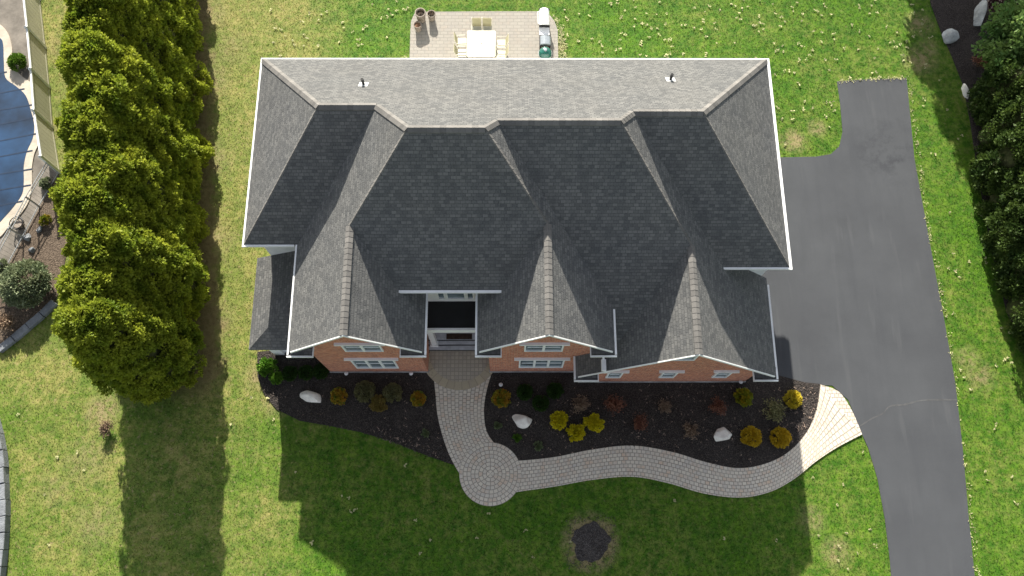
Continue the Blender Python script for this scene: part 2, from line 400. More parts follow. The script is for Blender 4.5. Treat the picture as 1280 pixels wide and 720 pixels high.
def empty(name, loc=(0, 0, 0), rz=0.0):
    o = bpy.data.objects.new(name, None); COL.objects.link(o); o.location = loc; o.rotation_euler = (0, 0, rz); o.empty_display_size = 0.2
    return o


def copy_tree(o, parent=None):
    c = o.copy(); COL.objects.link(c)
    if parent is not None: c.parent = parent
    for ch in list(o.children): copy_tree(ch, c)
    return c


def np_mesh(name, V, Q, mats, mi=None, smooth=False):
    """V (n,3), Q (m,k) faces all with k corners"""
    me = bpy.data.meshes.new(name); k = Q.shape[1]
    me.vertices.add(len(V)); me.vertices.foreach_set("co", V.astype(np.float32).ravel())
    me.loops.add(Q.size); me.loops.foreach_set("vertex_index", Q.astype(np.int32).ravel())
    me.polygons.add(len(Q)); me.polygons.foreach_set("loop_start", (np.arange(len(Q)) * k).astype(np.int32))
    me.polygons.foreach_set("loop_total", np.full(len(Q), k, np.int32))
    for m in (mats if isinstance(mats, (list, tuple)) else [mats]): me.materials.append(MAT[m])
    if mi is not None: me.polygons.foreach_set("material_index", mi.astype(np.int32))
    if smooth: me.polygons.foreach_set("use_smooth", np.ones(len(Q), bool))
    me.update(calc_edges=True); return me


def unit(a): return a / np.maximum(np.linalg.norm(a, axis=1, keepdims=True), 1e-9)


def leaf_quads(C, D, L, W, g=rng):
    """diamond leaves at C pointing along D"""
    n = len(C); R = unit(g.normal(size=(n, 3))); S = unit(np.cross(D, R)); L = np.broadcast_to(L, (n,))[:, None]; W = np.broadcast_to(W, (n,))[:, None]
    U = unit(np.cross(S, D)); mid = C + D * L * 0.45 + U * L * 0.12
    V = np.stack([C, mid + S * W, C + D * L, mid - S * W], 1).reshape(-1, 3)
    Q = np.arange(4 * n).reshape(n, 4)
    return V, Q


def join_np(parts):
    V = []; Q = []; mi = []; o = 0
    for (v, q, m) in parts:
        V.append(v); Q.append(q + o); mi.append(np.full(len(q), m)); o += len(v)
    return np.concatenate(V), np.concatenate(Q), np.concatenate(mi)


def in_poly(X, Y, poly):
    x = np.array([p[0] for p in poly]); y = np.array([p[1] for p in poly]); r = np.zeros(len(X), bool); j = len(x) - 1
    for i in range(len(x)):
        c = ((y[i] > Y) != (y[j] > Y)) & (X < (x[j] - x[i]) * (Y - y[i]) / (y[j] - y[i] + 1e-12) + x[i])
        r ^= c; j = i
    return r


def spline(pts, n=8):
    """Catmull-Rom through points"""
    pts = [Vector(p) for p in pts]; out = []
    for i in range(len(pts) - 1):
        p0, p1, p2, p3 = pts[max(i - 1, 0)], pts[i], pts[i + 1], pts[min(i + 2, len(pts) - 1)]
        for k in range(n):
            t = k / n
            out.append(0.5 * ((2 * p1) + (p2 - p0) * t + (2 * p0 - 5 * p1 + 4 * p2 - p3) * t * t + (3 * p1 - p0 - 3 * p2 + p3) * t ** 3))
    out.append(pts[-1]); return out


def gpoly(px, smooth=0, z=0.0):
    w = [P(*p, z) for p in px]
    return spline(w + [w[0]], smooth)[:-1] if smooth else w


# ------------------------------------------------------------------ ground
lawn_b = MB(); lawn_b.face([(-400, -400, 0), (400, -400, 0), (400, 400, 0), (-400, 400, 0)])
struct(lawn_b.build("lawn", "grass"))

drive_px = [(900, 197), (975, 197), (1020, 196), (1038, 193), (1049, 183), (1053, 165), (1050, 130), (1046, 102), (1090, 99), (1133, 98), (1137, 140), (1143, 200), (1154, 260),
            (1165, 320), (1180, 400), (1194, 480), (1203, 560), (1210, 640), (1222, 760), (1228, 860), (1128, 860), (1117, 760), (1112, 700), (1106, 650), (1097, 600), (1085, 560), (1076, 540),
            (1060, 500), (1040, 482), (900, 478)]
drive = gpoly(drive_px)
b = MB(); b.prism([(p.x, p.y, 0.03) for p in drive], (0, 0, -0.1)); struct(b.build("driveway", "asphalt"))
b = MB(); cr = spline([P(1074, 533), P(1090, 523), P(1103, 517), P(1112, 508), P(1130, 506), P(1150, 501), P(1172, 500), P(1196, 500)], 5)
for i in range(len(cr) - 1):
    w0 = 0.03 + 0.02 * random.random(); a, c = cr[i], cr[i + 1]
    b.face([(a.x, a.y - w0, .034), (c.x, c.y - w0, .034), (c.x, c.y + w0, .034), (a.x, a.y + w0, .034)])
struct(b.build("driveway_seam", "seam"))

bed_l = gpoly([(322, 440), (322, 470), (330, 492), (346, 512), (375, 526), (410, 532), (450, 540), (490, 552), (530, 568), (566, 581), (600, 560), (600, 470), (560, 440), (420, 430)])
bed_r = gpoly([(590, 470), (590, 520), (600, 560), (640, 590), (720, 585), (800, 575), (850, 580), (900, 592), (940, 594), (990, 575), (1020, 540), (1035, 500), (1024, 480), (1005, 478), (975, 470), (930, 460), (700, 450), (600, 455)])
def bed(poly, name, mat, amp, z, n=0.16):
    """a bumpy raised sheet filling the polygon"""
    X = np.array([p.x for p in poly]); Y = np.array([p.y for p in poly])
    b = MB(); b.prism([(p.x, p.y, z) for p in poly], (0, 0, -0.2)); o = struct(b.build(name, mat))
    return o
bed(bed_l, "mulch_bed", "mulch", .03, 0.05); bed(bed_r, "mulch_bed", "mulch", .03, 0.05)
bed_e = gpoly([(1158, -40), (1163, 5), (1176, 40), (1190, 72), (1203, 105), (1212, 150), (1221, 210), (1231, 270), (1243, 330), (1258, 390), (1285, 445), (1420, 520), (1420, -40)])
bed(bed_e, "mulch_bed", "hedgemulch", .02, 0.04)  # dark brown mulch along the right hedge
ring = [P(738, 678) + Vector((1.02 * (1 + .09 * math.sin(3 * t + 1) + .06 * math.sin(7 * t) + .05 * math.sin(13 * t)) * math.cos(t), 1.05 * (1 + .08 * math.sin(2 * t) + .06 * math.sin(5 * t + 1) + .05 * math.sin(11 * t)) * math.sin(t), 0)) for t in np.linspace(0, 2 * math.pi, 73)[:-1]]
ring = [P(738, 678).lerp(p, .84) for p in ring]
bed(ring, "tree_ring_mulch", "ringmulch", .03, 0.02)


# walkway
def ribbon(b, A, B, z, n=8, rows=10):
    A = spline([P(*p, 0) for p in A], n); B = spline([P(*p, 0) for p in B], n); s = 0; wm = sum((a - c).length for a, c in zip(A, B)) / len(A)
    for i in range(len(A) - 1):
        d = ((A[i + 1] + B[i + 1]) - (A[i] + B[i])).length / 2
        for k in range(rows):
            f0, f1 = k / rows, (k + 1) / rows
            q = [A[i].lerp(B[i], f0), A[i].lerp(B[i], f1), A[i + 1].lerp(B[i + 1], f1), A[i + 1].lerp(B[i + 1], f0)]
            uv = [(s, f0 * wm), (s, f1 * wm), (s + d, f1 * wm), (s + d, f0 * wm)]
            b.face([(p.x, p.y, z) for p in q][::-1], 0, uv[::-1])
        s += d
    out = A + B[::-1]
    for i in range(len(out)):
        p, q = out[i], out[(i + 1) % len(out)]
        b.face([(p.x, p.y, z), (q.x, q.y, z), (q.x, q.y, -.05), (p.x, p.y, -.05)])
    return out


b = MB()
w1 = ribbon(b, [(541, 462), (544, 490), (547, 520), (554, 548), (564, 574), (579, 600)], [(616, 462), (608, 490), (605, 515), (608, 538), (617, 553), (632, 566)], 0.072)
struct(b.build("walkway", "path"))
b = MB()
w2 = ribbon(b, [(640, 576), (660, 575), (695, 571), (740, 562), (790, 557), (840, 565), (880, 577), (920, 585), (955, 580), (985, 565), (1008, 540), (1020, 512), (1025, 481)],
            [(640, 616), (660, 613), (695, 608), (740, 600), (790, 596), (835, 604), (880, 617), (925, 622), (962, 615), (992, 599), (1018, 578), (1045, 560), (1077, 543)], 0.068)
e0, e1, e2, e3 = P(1025, 481), P(1048, 490), P(1064, 513), P(1077, 543)
struct(b.build("walkway", "path"))
b = MB(); arc = spline([e0, e1, e2, e3], 6); b.face([(p.x, p.y, .067) for p in arc][::-1], 0)
for i in range(len(arc) - 1):
    p, q = arc[i], arc[i + 1]; b.face([(p.x, p.y, .067), (q.x, q.y, .067), (q.x, q.y, 0), (p.x, p.y, 0)])
struct(b.build("walkway_apron", "path"))
cc = P(613, 592.5); RC = 1.5
b = MB()
for k in range(8):
    r0, r1 = RC * k / 8, RC * (k + 1) / 8
    for j in range(64):
        t0, t1 = 2 * math.pi * j / 64, 2 * math.pi * (j + 1) / 64; rm = (r0 + r1) / 2
        rr = max(round(2 * math.pi * rm / 0.21), 4) * 0.21 / (2 * math.pi)
        q = [(cc.x + r * math.cos(t), cc.y + r * math.sin(t), .077) for r, t in ((r0, t0), (r1, t0), (r1, t1), (r0, t1))]
        uv = [(t0 * rr, k * .185), (t0 * rr, (k + 1) * .185), (t1 * rr, (k + 1) * .185), (t1 * rr, k * .185)]
        if k == 0: b.face([q[1], q[2], q[0]], 0, [uv[1], uv[2], uv[0]])
        else: b.face(q, 0, uv)
for j in range(64):
    t0, t1 = 2 * math.pi * j / 64, 2 * math.pi * (j + 1) / 64
    b.face([(cc.x + RC * math.cos(t0), cc.y + RC * math.sin(t0), .077), (cc.x + RC * math.cos(t1), cc.y + RC * math.sin(t1), .077), (cc.x + RC * math.cos(t1), cc.y + RC * math.sin(t1), -.05), (cc.x + RC * math.cos(t0), cc.y + RC * math.sin(t0), -.05)])
struct(b.build("walkway_circle", "path"))
circ = [Vector((cc.x + RC * math.cos(t), cc.y + RC * math.sin(t), 0)) for t in np.linspace(0, 2 * math.pi, 33)[:-1]]
# landing: a half disc before the steps
lc = P(575, 441.5); LR = P(575, 488); LRy = lc.y - LR.y; LRx = 1.95
b = MB(); a0 = [math.pi + math.pi * k / 32 for k in range(33)]
inner = [(lc.x + (LRx - .42) * math.cos(t), lc.y + (LRy - .42) * math.sin(t), .082) for t in a0]; outer = [(lc.x + LRx * math.cos(t), lc.y + LRy * math.sin(t), .086) for t in a0]
b.face(inner + [(inner[-1][0], lc.y + .3, .082), (inner[0][0], lc.y + .3, .082)], 0)
s = 0
for i in range(32):
    d = math.dist(outer[i], outer[i + 1]); b.face([inner[i][:2] + (.086,), outer[i], outer[i + 1], inner[i + 1][:2] + (.086,)], 1, [(s, .05), (s, .55), (s + d, .55), (s + d, .05)]); s += d
    b.face([outer[i], (*outer[i][:2], 0), (*outer[i + 1][:2], 0), outer[i + 1]], 1)
struct(b.build("entry_landing", ["land", "border"]))

patio_px = [(512.5, 90), (513, 40), (514, 27), (518, 18), (526, 15.5), (600, 15), (675, 15), (686, 18), (693, 27), (697, 38), (698, 90)]
patio = gpoly(patio_px)
patio[0].y = patio[-1].y = 21.4
b = MB(); b.prism([(p.x, p.y, 0.06) for p in patio], (0, 0, -0.15)); struct(b.build("patio", "patio"))

# pool side ground
fence_base = [P(44, -70), P(50, 0), P(57, 60), P(62, 110), P(66, 160), P(75, 216)]
mf_base = [P(75, 217), P(50, 259), P(30, 297), P(10, 334), P(-8, 338)]
deck = [Vector((-75, 60, 0)), Vector((fence_base[0].x, 60, 0))] + fence_base + mf_base[1:] + [P(-60, 345), Vector((-75, 8, 0))]
b = MB(); b.prism([(p.x, p.y, 0.03) for p in deck], (0, 0, -0.15)); struct(b.build("pool_deck", "concrete"))
soil = gpoly([(75, 215), (84, 250), (86, 300), (78, 350), (68, 382), (52, 398), (32, 412), (12, 430), (-10, 446), (-60, 470), (-60, 344), (-8, 338), (10, 334), (30, 297), (50, 259)])
b = MB(); b.prism([(p.x, p.y, 0.035) for p in soil], (0, 0, -0.15)); struct(b.build("planting_soil", "soil"))

# ------------------------------------------------------------------ house
E, PB, YB, L0, F1, PF, QL, R0, F2, QR = 6.443, .844, 21.749, -11.549, 12.392, .88, 1.045, 12.378, 11.324, 1.009
XW, XWI, Q, XEI, XE, YF, PC, G1F, G2F = -9.206, -3.478, 1.041, -1.255, 4.58, 9.963, .891, 7.566, 7.564
YD, PD, X3L, X3R, Q3, E3, G3F, EC = 15.668, .83, 3.144, 12.286, 1.024, 3.587, 7.047, 7.509
OV = 0.43
W1, W2, W3 = 8.0, 8.0, 7.48                       # front faces of the three brick gables
V = Vector
house = tag(empty("house", (0, 14, 0)), "large brick fronted house with grey shingled hip roof and three front gables", "house")
def hb(b, name, mats, parent=None, smooth=False):
    o = b.build(name, mats, house if parent is None else parent, smooth)
    if parent is None: o.matrix_parent_inverse = Matrix.Translation((0, -14, 0))
    return o
yw1 = (PB * YB + PF * F1) / (PB + PF); zw1 = E + PB * (YB - yw1)
yw2 = (PB * YB + PF * F2) / (PB + PF); zw2 = E + PB * (YB - yw2)
yC = (E + PB * YB - EC + PC * YF) / (PB + PC); zC = E + PB * (YB - yC)
zD = E + PB * (YB - YD)
apL = V((L0 + (zw1 - E) / QL, yw1, zw1)); lA = V((XW + (zw1 - E) / Q, yw1, zw1))
cW = V((XW + (zC - E) / Q, yC, zC)); cE = V((XE - (zC - E) / Q, yC, zC))
z1 = E + Q * (XWI - XW) / 2; x1 = (XW + XWI) / 2; h1 = V((x1, YF + (z1 - EC) / PC, z1)); r1 = V((x1, G1F, z1))
z2 = E + Q * (XE - XEI) / 2; x2 = (XE + XEI) / 2; h2 = V((x2, YF + (z2 - EC) / PC, z2)); r2 = V((x2, G2F, z2))
dL = V((XE - (zD - E) / Q, YD, zD)); dR = V((X3R - (zD - E3) / Q3, YD, zD))
z3 = E3 + Q3 * (X3R - X3L) / 2; x3 = (X3L + X3R) / 2; h3 = V((x3, YD - (zD - z3) / PD, z3)); r3 = V((x3, G3F, z3))
apR = V((R0 - (zw2 - E) / QR, yw2, zw2)); rA = V((X3R - (zw2 - E3) / Q3, yw2, zw2))
BL, BR, FL, FR = V((L0, YB, E)), V((R0, YB, E)), V((L0, F1, E)), V((R0, F2, E))
vC1 = V((XWI - (EC - E) / Q, YF, EC)); vC2 = V((XEI + (EC - E) / Q, YF, EC))
vD = V((XE, YD - (zD - E) / PD, E))
zvb = zD - PD * (YD - W2); vb = V((X3L + (zvb - E3) / Q3, W2, zvb))
xs2 = XE - OV
vR = V((X3R - (E - E3) / Q3, F2, E))

# walls
def wallbox(x0, x1, y0, y1, z0, z1, b): b.box((x0, y0, z0), (x1, y1, z1))
b = MB()
wallbox(L0 + OV, XW + 1.2, F1 + OV, YB - OV, 0, E, b); wallbox(XW + 1.0, XE - 1.0, YF + OV, YB - OV - .003, 0, E - .01, b)
wallbox(XE - 1.2, R0 - OV, F2 + OV, YB - OV - .006, 0, E - .02, b)
wallbox(X3L + .9, X3R - OV - .02, W3 + .5, F2 + 1, 0, E3 + .1, b)
hb(b, "wall", "siding")
b = MB(); wallbox(-4.2, -.6, YF + OV - .03, YF + OV + .3, 4.3, EC - .1, b); hb(b, "entry_panel", "white")
# soffits
b = MB()
for (xa, xb, ya, yb, z) in ((L0, XW + .3, F1, YB, E - .2), (XW, XE, W1, YB - .01, E - .21), (XE - .1, R0, F2, YB - .02, E - .2)):
    pass
b.box((L0 + .02, F1 + .02, E - .2), (L0 + OV + .05, YB - .02, E - .14)); b.box((R0 - OV - .05, F2 + .02, E - .2), (R0 - .02, YB - .02, E - .14))
b.box((L0 + OV + .05, YB - OV - .05, E - .2), (R0 - OV - .05, YB - .02, E - .14)); b.box((L0 + OV + .05, F1 + .02, E - .2), (XW + OV, F1 + OV + .05, E - .14))
b.box((9.2, F2 + .02, E - .2), (R0 - OV - .05, F2 + OV + .05, E - .14)); b.box((-4.0, YF + .02, EC - .2), (-.7, YF + OV + .02, EC - .14))
hb(b, "soffit", "white")


def gable_wall(xl, xr, yw, e, q, xm, zm, depth):
    """brick pentagon with side returns"""
    b = MB(); t = lambda x: (e + q * min(x - (xl), (xr) - x)) - .16
    xa, xb = xl + OV, xr - OV
    b.prism([(xa, yw, 0), (xb, yw, 0), (xb, yw, t(xb)), (xm, yw, zm - .16), (xa, yw, t(xa))], (0, .25, 0))
    b.box((xa, yw + .25, 0), (xa + .25, yw + depth, e - .21)); b.box((xb - .25, yw + .25, 0), (xb, yw + depth, e - .21))
    return hb(b, "brick_wall", "brick")


gable_wall(XW, XWI, W1, E, Q, x1, z1, 4.6); gable_wall(XEI, XE, W2, E, Q, x2, z2, 3.9); gable_wall(X3L, X3R, W3, E3, Q3, x3, z3, 4.2)
for (xa, xb, yw) in ((XW + OV, XWI - OV, W1), (XEI + OV, XE - OV, W2), (X3L + OV, X3R - OV, W3)):
    b = MB(); b.box((xa - .04, yw - .05, 0), (xb + .04, yw + .1, .14)); hb(b, "foundation_ledge", "rock")

# roof planes
def roof(pts, name="roof"):
    b = MB(); b.prism(pts, (0, 0, -.14)); return hb(b, name, "shingle")
roof([BL, apL, lA, cW, cE, dL, dR, rA, apR, BR])
roof([BL, FL, apL]); roof([FL, V((XW, F1, E)), lA, apL])
roof([lA, V((XW, F1, E)), V((XW, G1F, E)), r1, h1, cW])
roof([cW, h1, vC1, vC2, h2, cE])
roof([h1, r1, V((XWI, G1F, E)), V((XWI, YF + .45, E)), vC1])
roof([h2, vC2, V((XEI, YF + .45, E)), V((XEI, G2F, E)), r2])
roof([cE, h2, r2, V((XE, G2F, E)), vD, dL])
roof([dL, vD, V((xs2, vD.y - .3, E - .25)), V((xs2, W2, zvb)), vb, h3, dR])
roof([h3, vb, V((X3L, W2, E3)), V((X3L, G3F, E3)), r3])
roof([h3, r3, V((X3R, G3F, E3)), V((X3R, F2 + OV, E3)), V((vR.x, F2 + OV, E)), vR, rA, dR])
roof([rA, vR, FR, apR]); roof([apR, FR, BR])


# ridge and hip caps
def cap(a, c, w=.16, lift=.03):
    a, c = V(a), V(c); d = (c - a).normalized(); s = d.cross(V((0, 0, 1))).normalized(); up = V((0, 0, 1))
    L = (c - a).length; n = max(1, round(L / .24)); b = MB(); drop = .11
    for i in range(n):
        p = a + d * (L * i / n); q = a + d * (L * (i + 1) / n); l0 = lift + .012; l1 = lift
        for sg in (1, -1):
            e0, e1 = p + s * sg * w - up * drop, q + s * sg * w - up * drop
            pts = [p + up * l0, q + up * l1, e1 + up * l1, e0 + up * l0]; uv = [(i * .23 + .02, 1), (i * .23 + .21, 1), (i * .23 + .21, 1.2), (i * .23 + .02, 1.2)]
            if sg < 0: pts = pts[::-1]; uv = uv[::-1]
            b.face(pts, 0, uv)
            b.face([e0 + up * l0, e1 + up * l1, e1 - up * .05, e0 - up * .05] if sg > 0 else [e1 + up * l1, e0 + up * l0, e0 - up * .05, e1 - up * .05], 0, [(i * .23 + .02, 1.1)] * 4)
    return hb(b, "ridge_cap", "cap")
for a, c in ((r1, h1), (r2, h2), (r3, h3), (apL, lA), (cW, cE), (dL, dR), (rA, apR), (lA, cW), (dL, cE), (dR, rA), (BL, apL), (BR, apR)): cap(a, c)
for a, c in ((FL, apL), (h1, cW), (h2, cE), (h3, dR), (FR, apR)): cap(a, c, .11, .012)


# gutters and rakes
def gutter(a, c, out, w=.085, hgt=.1):
    a, c, o = V(a), V(c), V(out); b = MB()
    b.prism([a + V((0, 0, .012)), c + V((0, 0, .012)), c + o * w + V((0, 0, .012)), a + o * w + V((0, 0, .012))], (0, 0, -hgt)); return hb(b, "gutter", "white")
gutter(BL, BR, (0, 1, 0), .065); gutter(BL + V((0, .065, 0)), FL + V((0, -.1, 0)), (-1, 0, 0), .075); gutter(BR + V((0, .065, 0)), FR + V((0, -.1, 0)), (1, 0, 0), .12)
gutter(FL, V((XW - .13, F1, E)), (0, -1, 0)); gutter(V((vR.x - .1, F2, E)), FR, (0, -1, 0)); gutter(vC1 - V((.1, 0, 0)), vC2 + V((.1, 0, 0)), (0, -1, 0), .11)
gutter(V((XW, F1, E)), V((XW, G1F - .12, E)), (-1, 0, 0), .07); gutter(V((XWI, YF + .4, E)), V((XWI, G1F - .12, E)), (1, 0, 0))
gutter(V((XEI, YF + .4, E)), V((XEI, G2F - .12, E)), (-1, 0, 0)); gutter(V((XE, vD.y - .05, E)), V((XE, G2F - .12, E)), (1, 0, 0))
gutter(V((X3L, W2 - .005, E3)), V((X3L, G3F - .12, E3)), (-1, 0, 0)); gutter(V((X3R, F2 + .1, E3)), V((X3R, G3F - .12, E3)), (1, 0, 0))


def rake(top, ex, yf, e, q, sgn, wall):
    """white board up one side of a gable, with the little roofed eave return at its foot"""
    b = MB(); f = .1
    lo = V((ex + sgn * f, yf, e + q * f))
    b.prism([top + V((0, 0, .03)), lo + V((0, 0, .03)), lo + V((0, 0, -.13)), top + V((0, 0, -.13))], (0, -.045, 0)); hb(b, "rake_board", "white")
    yo = yf - .12; L = 1.0
    b = MB(); xa, xb = ex, ex + sgn * L
    b.prism([(xa, yo, e - .06), (xb, yo, e - .06), (xb, wall - .003, e + .05), (xa, wall - .003, e + .05)], (0, 0, -.12)); r = hb(b, "eave_return", "shingle")
    b = MB(); b.box((xa - sgn * .085, yo - .1, e - .11), (xb, yo - .03, e - .01))
    b.box((xb, yo - .1, e - .11), (xb + sgn * .045, wall - .004, e - .01)); b.build("gutter", "white", r)
rake(r1, XW, G1F, E, Q, 1, W1); rake(r1, XWI, G1F, E, Q, -1, W1); rake(r2, XEI, G2F, E, Q, 1, W2); rake(r2, XE, G2F, E, Q, -1, W2)
rake(r3, X3L, G3F, E3, Q3, 1, W3); rake(r3, X3R, G3F, E3, Q3, -1, W3)


# windows
def window(x0, x1_, zb, zt, yw, n, lint=True, rail=True):
    b = MB(); b.box((x0, yw - .02, zb), (x1_, yw + .02, zt)); o = hb(b, "window", "glass")
    f = MB(); t = .07; d = .075
    for (xa, xb, za, zb2) in ((x0 - t, x0, zb - t, zt + t), (x1_, x1_ + t, zb - t, zt + t), (x0, x1_, zt, zt + t), (x0, x1_, zb - t, zb)): f.box((xa, yw - d, za), (xb, yw + .03, zb2))
    for k in range(1, n):
        xm = x0 + (x1_ - x0) * k / n; f.box((xm - t * .8, yw - d + .004, zb), (xm + t * .8, yw + .03, zt))
    if rail:
        zm = (zb + zt) / 2
        for k in range(n):
            w = (x1_ - x0) / n; f.box((x0 + w * k + .06, yw - .045, zm - .025), (x0 + w * (k + 1) - .06, yw - .021, zm + .025))
    fr = f.build("frame", "white", o)
    if lint:
        l = MB(); l.box((x0 - .3, yw - .12, zt + t + .002), (x1_ + .3, yw + .02, zt + t + .13)); l.build("lintel", "white", o)
    return o
window(-7.05, -5.5, 4.95, 6.12, W1, 2); window(-7.2, -5.3, 1.28, 3.12, W1, 3)
window(.84, 2.4, 4.92, 6.12, W2, 2); window(.65, 2.64, 1.36, 3.1, W2, 3)
for xa in (4.83, 7.4, 9.95): window(xa, xa + .58, 1.42, 2.7, W3, 1)
window(7.3, 8.1, 5.4, 6.25, W3, 1, False)
for xa, xb in ((-3.02, -2.78), (-2.62, -1.88), (-1.72, -1.5)): window(xa, xb, 5.12, 6.15, YF + OV - .03, 1, False, False)

# entry porch: flat black roof on white columns, bluestone steps, door in the recess
xa, xb = XWI - OV + .003, XEI + OV - .003
b = MB(); b.box((xa, 9.1, 4.42), (xb, YF + OV - .035, 4.5)); pr = hb(b, "porch_roof", "membrane")
b = MB(); b.box((xa, 9.0, 4.05), (xb, 9.1, 4.53)); b.box((xa, 9.1, 4.1), (xb, YF + OV - .035, 4.2)); b.build("fascia", "white", pr)
for cx in (xa + .28, xb - .28):
    b = MB(); b.box((cx - .13, 9.3, .15), (cx + .13, 9.56, 4.1)); b.box((cx - .2, 9.23, .15), (cx + .2, 9.63, .42)); hb(b, "porch_column", "white")
ys = [9.06, P(573, 431.5, .3).y, P(573, 425.5, .48).y, YF + OV - .04]; zs_ = [.18, .36, .54]
for k in range(3):
    b = MB(); b.box((xa, ys[k], 0), (xb, ys[k + 1] - .002, zs_[k] - .05)); st = hb(b, "step", "stepdark")  # dark riser colour stands in for the shadow lines between treads
    b = MB(); b.box((xa, ys[k] + .035, zs_[k] - .049), (xb, ys[k + 1] - .004 + (.03 if k < 2 else 0), zs_[k])); b.build("tread", "blue_stone", st)
b = MB(); b.box((-2.9, YF + OV - .06, .7), (-1.9, YF + OV - .004, 2.9)); dr = hb(b, "door", "door")
b = MB(); b.box((-2.02, YF + OV - .12, 1.6), (-1.96, YF + OV - .061, 1.8)); b.build("handle", "steel", dr)

# low side room with its own small hip roof
zl = 3.45; xl, yl = -11.87, 8.36; xin = XW + OV; pl = .5
zt_ = zl + pl * (xin - xl); yh = yl + (xin - xl)
b = MB(); b.prism([(xl, F1 + OV, zl), (xl, yl, zl), (xin, yh, zt_), (xin, F1 + OV, zt_)], (0, 0, -.1)); b.prism([(xl, yl, zl), (xin, yl, zl), (xin, yh, zt_)], (0, 0, -.1)); hb(b, "side_room_roof", "shingle")
b = MB(); b.box((xl + .35, yl + .62, .0), (xin, F1 + OV, zl - .02)); sr = hb(b, "side_room_wall", "siding")
b = MB(); b.box((xl + .25, yl + .5, 0), (xl + .75, yl + .615, zl - .02)); b.build("corner_board", "white", sr)
# rain pipe from the middle gable down over the garage roof, and its shoe
b = MB(); b.tube([(xs2 + .12, G2F + .2, E - .15), (xs2 + .1, W2 + .0, E - .5), (xs2 + .08, W2 - .06, zvb + .1), (xs2 + .12, W2 - .5, zvb - .25)], .05); b.box((xs2 + .02, W2 - .95, zvb - .42), (xs2 + .22, W2 - .45, zvb - .2)); hb(b, "downspout", "white")
# roof vent pipes
for (px, py) in ((455, 104), (837.5, 98)):
    d0 = P(px, py, 8.2); lo, hi = 6.4, 11.0
    for _ in range(40):
        m_ = (lo + hi) / 2; q_ = P(px, py, m_); 
        if m_ < E + PB * (YB - q_.y): lo = m_
        else: hi = m_
    q_ = P(px, py + 3, lo); q_.z = E + PB * (YB - q_.y)
    b = MB(); b.tube([q_ - V((0, 0, .1)), q_ + V((0, 0, .42))], .065, 12); vp = hb(b, "vent_pipe", "black")
    b = MB(); b.prism([q_ + V((-.2, -.2, .2 * PB + .015)), q_ + V((.2, -.2, .2 * PB + .015)), q_ + V((.2, .2, -.2 * PB + .015)), q_ + V((-.2, .2, -.2 * PB + .015))], (0, 0, -.02)); b.build("flashing", "flash", vp)

b = MB(); m0 = P(574, 420.7, .55); b.box((-.64, -.14, 0), (.64, .14, .025)); b.box((-.58, -.09, .026), (.58, .09, .032))
o = b.build("doormat", "mat_brown"); o.location = (m0.x, m0.y, .542); tag(o, "dark brown doormat on the grey stone floor of the entry porch", "doormat")

# ------------------------------------------------------------------ foliage builders
def thuja_mesh(name, H, prof, seed, nclump, nspray, L, W, mat, cr=.48):
    g = np.random.default_rng(seed); zs = np.array([p[0] for p in prof]) * H; rs = np.array([p[1] for p in prof])
    parts = []
    z = g.uniform(.03, .985, nclump) ** .85 * H; a = g.uniform(0, 2 * math.pi, nclump); r = np.interp(z, zs, rs)
    lump = 1 + .12 * np.sin(2 * a + seed + z * .5) + .13 * np.sin(3 * a - z * 1.1 + seed * 2) * np.cos(z * 1.7 + seed)
    lump = lump * g.uniform(.84, 1.12, nclump)
    nt_ = nclump // 9; z[:nt_] = H * g.uniform(.93, 1.0, nt_); r[:nt_] = np.interp(.95 * H, zs, rs) * np.sqrt(g.uniform(0, 1, nt_)); z[:nt_] += .35 * (1 - r[:nt_] / r[:nt_].max())
    c = np.stack([r * lump * .86 * np.cos(a), r * lump * .86 * np.sin(a), z], 1); R = cr * g.uniform(.7, 1.25, nclump)
    d = unit(g.normal(size=(nclump, nspray, 3)).reshape(-1, 3)).reshape(nclump, nspray, 3)
    outw = np.stack([np.cos(a), np.sin(a), np.full(nclump, .55)], 1); outw = unit(outw)[:, None, :]
    d = d + outw * .55; d /= np.linalg.norm(d, axis=2, keepdims=True)
    pos = c[:, None, :] + d * R[:, None, None] * g.uniform(.55, 1.0, (nclump, nspray, 1)) * np.array([1, 1, 1.15])
    D = unit((d * .45 + outw * .15 + np.array([0, 0, .35]) + g.normal(size=d.shape) * .6).reshape(-1, 3))
    v, q = leaf_quads(pos.reshape(-1, 3), D, L * g.uniform(.7, 1.3, nclump * nspray), W * g.uniform(.7, 1.3, nclump * nspray), g); parts.append((v, q, 0))
    # twiggy inner body
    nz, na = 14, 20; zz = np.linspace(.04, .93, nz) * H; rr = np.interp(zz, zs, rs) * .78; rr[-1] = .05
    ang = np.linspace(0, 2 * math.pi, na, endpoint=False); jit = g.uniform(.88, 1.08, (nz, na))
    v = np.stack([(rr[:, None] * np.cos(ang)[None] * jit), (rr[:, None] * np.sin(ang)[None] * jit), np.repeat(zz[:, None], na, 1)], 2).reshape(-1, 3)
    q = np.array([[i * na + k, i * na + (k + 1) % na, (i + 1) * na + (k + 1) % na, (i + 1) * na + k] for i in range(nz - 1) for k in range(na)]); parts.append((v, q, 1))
    Vv, Qq, mi = join_np(parts); return np_mesh(name, Vv, Qq, [mat, "inner"], mi)


def trunk_mesh(h, r):
    b = MB(); b.tube([(0, 0, -.1), (.03, 0, h * .3), (0, .04, h * .6), (0, 0, h)], [r, r * .8, r * .5, r * .15], 8)
    me = bpy.data.meshes.new("trunk"); me.from_pydata([tuple(p) for p in b.v], [], b.f); me.materials.append(MAT["bark"]); return me


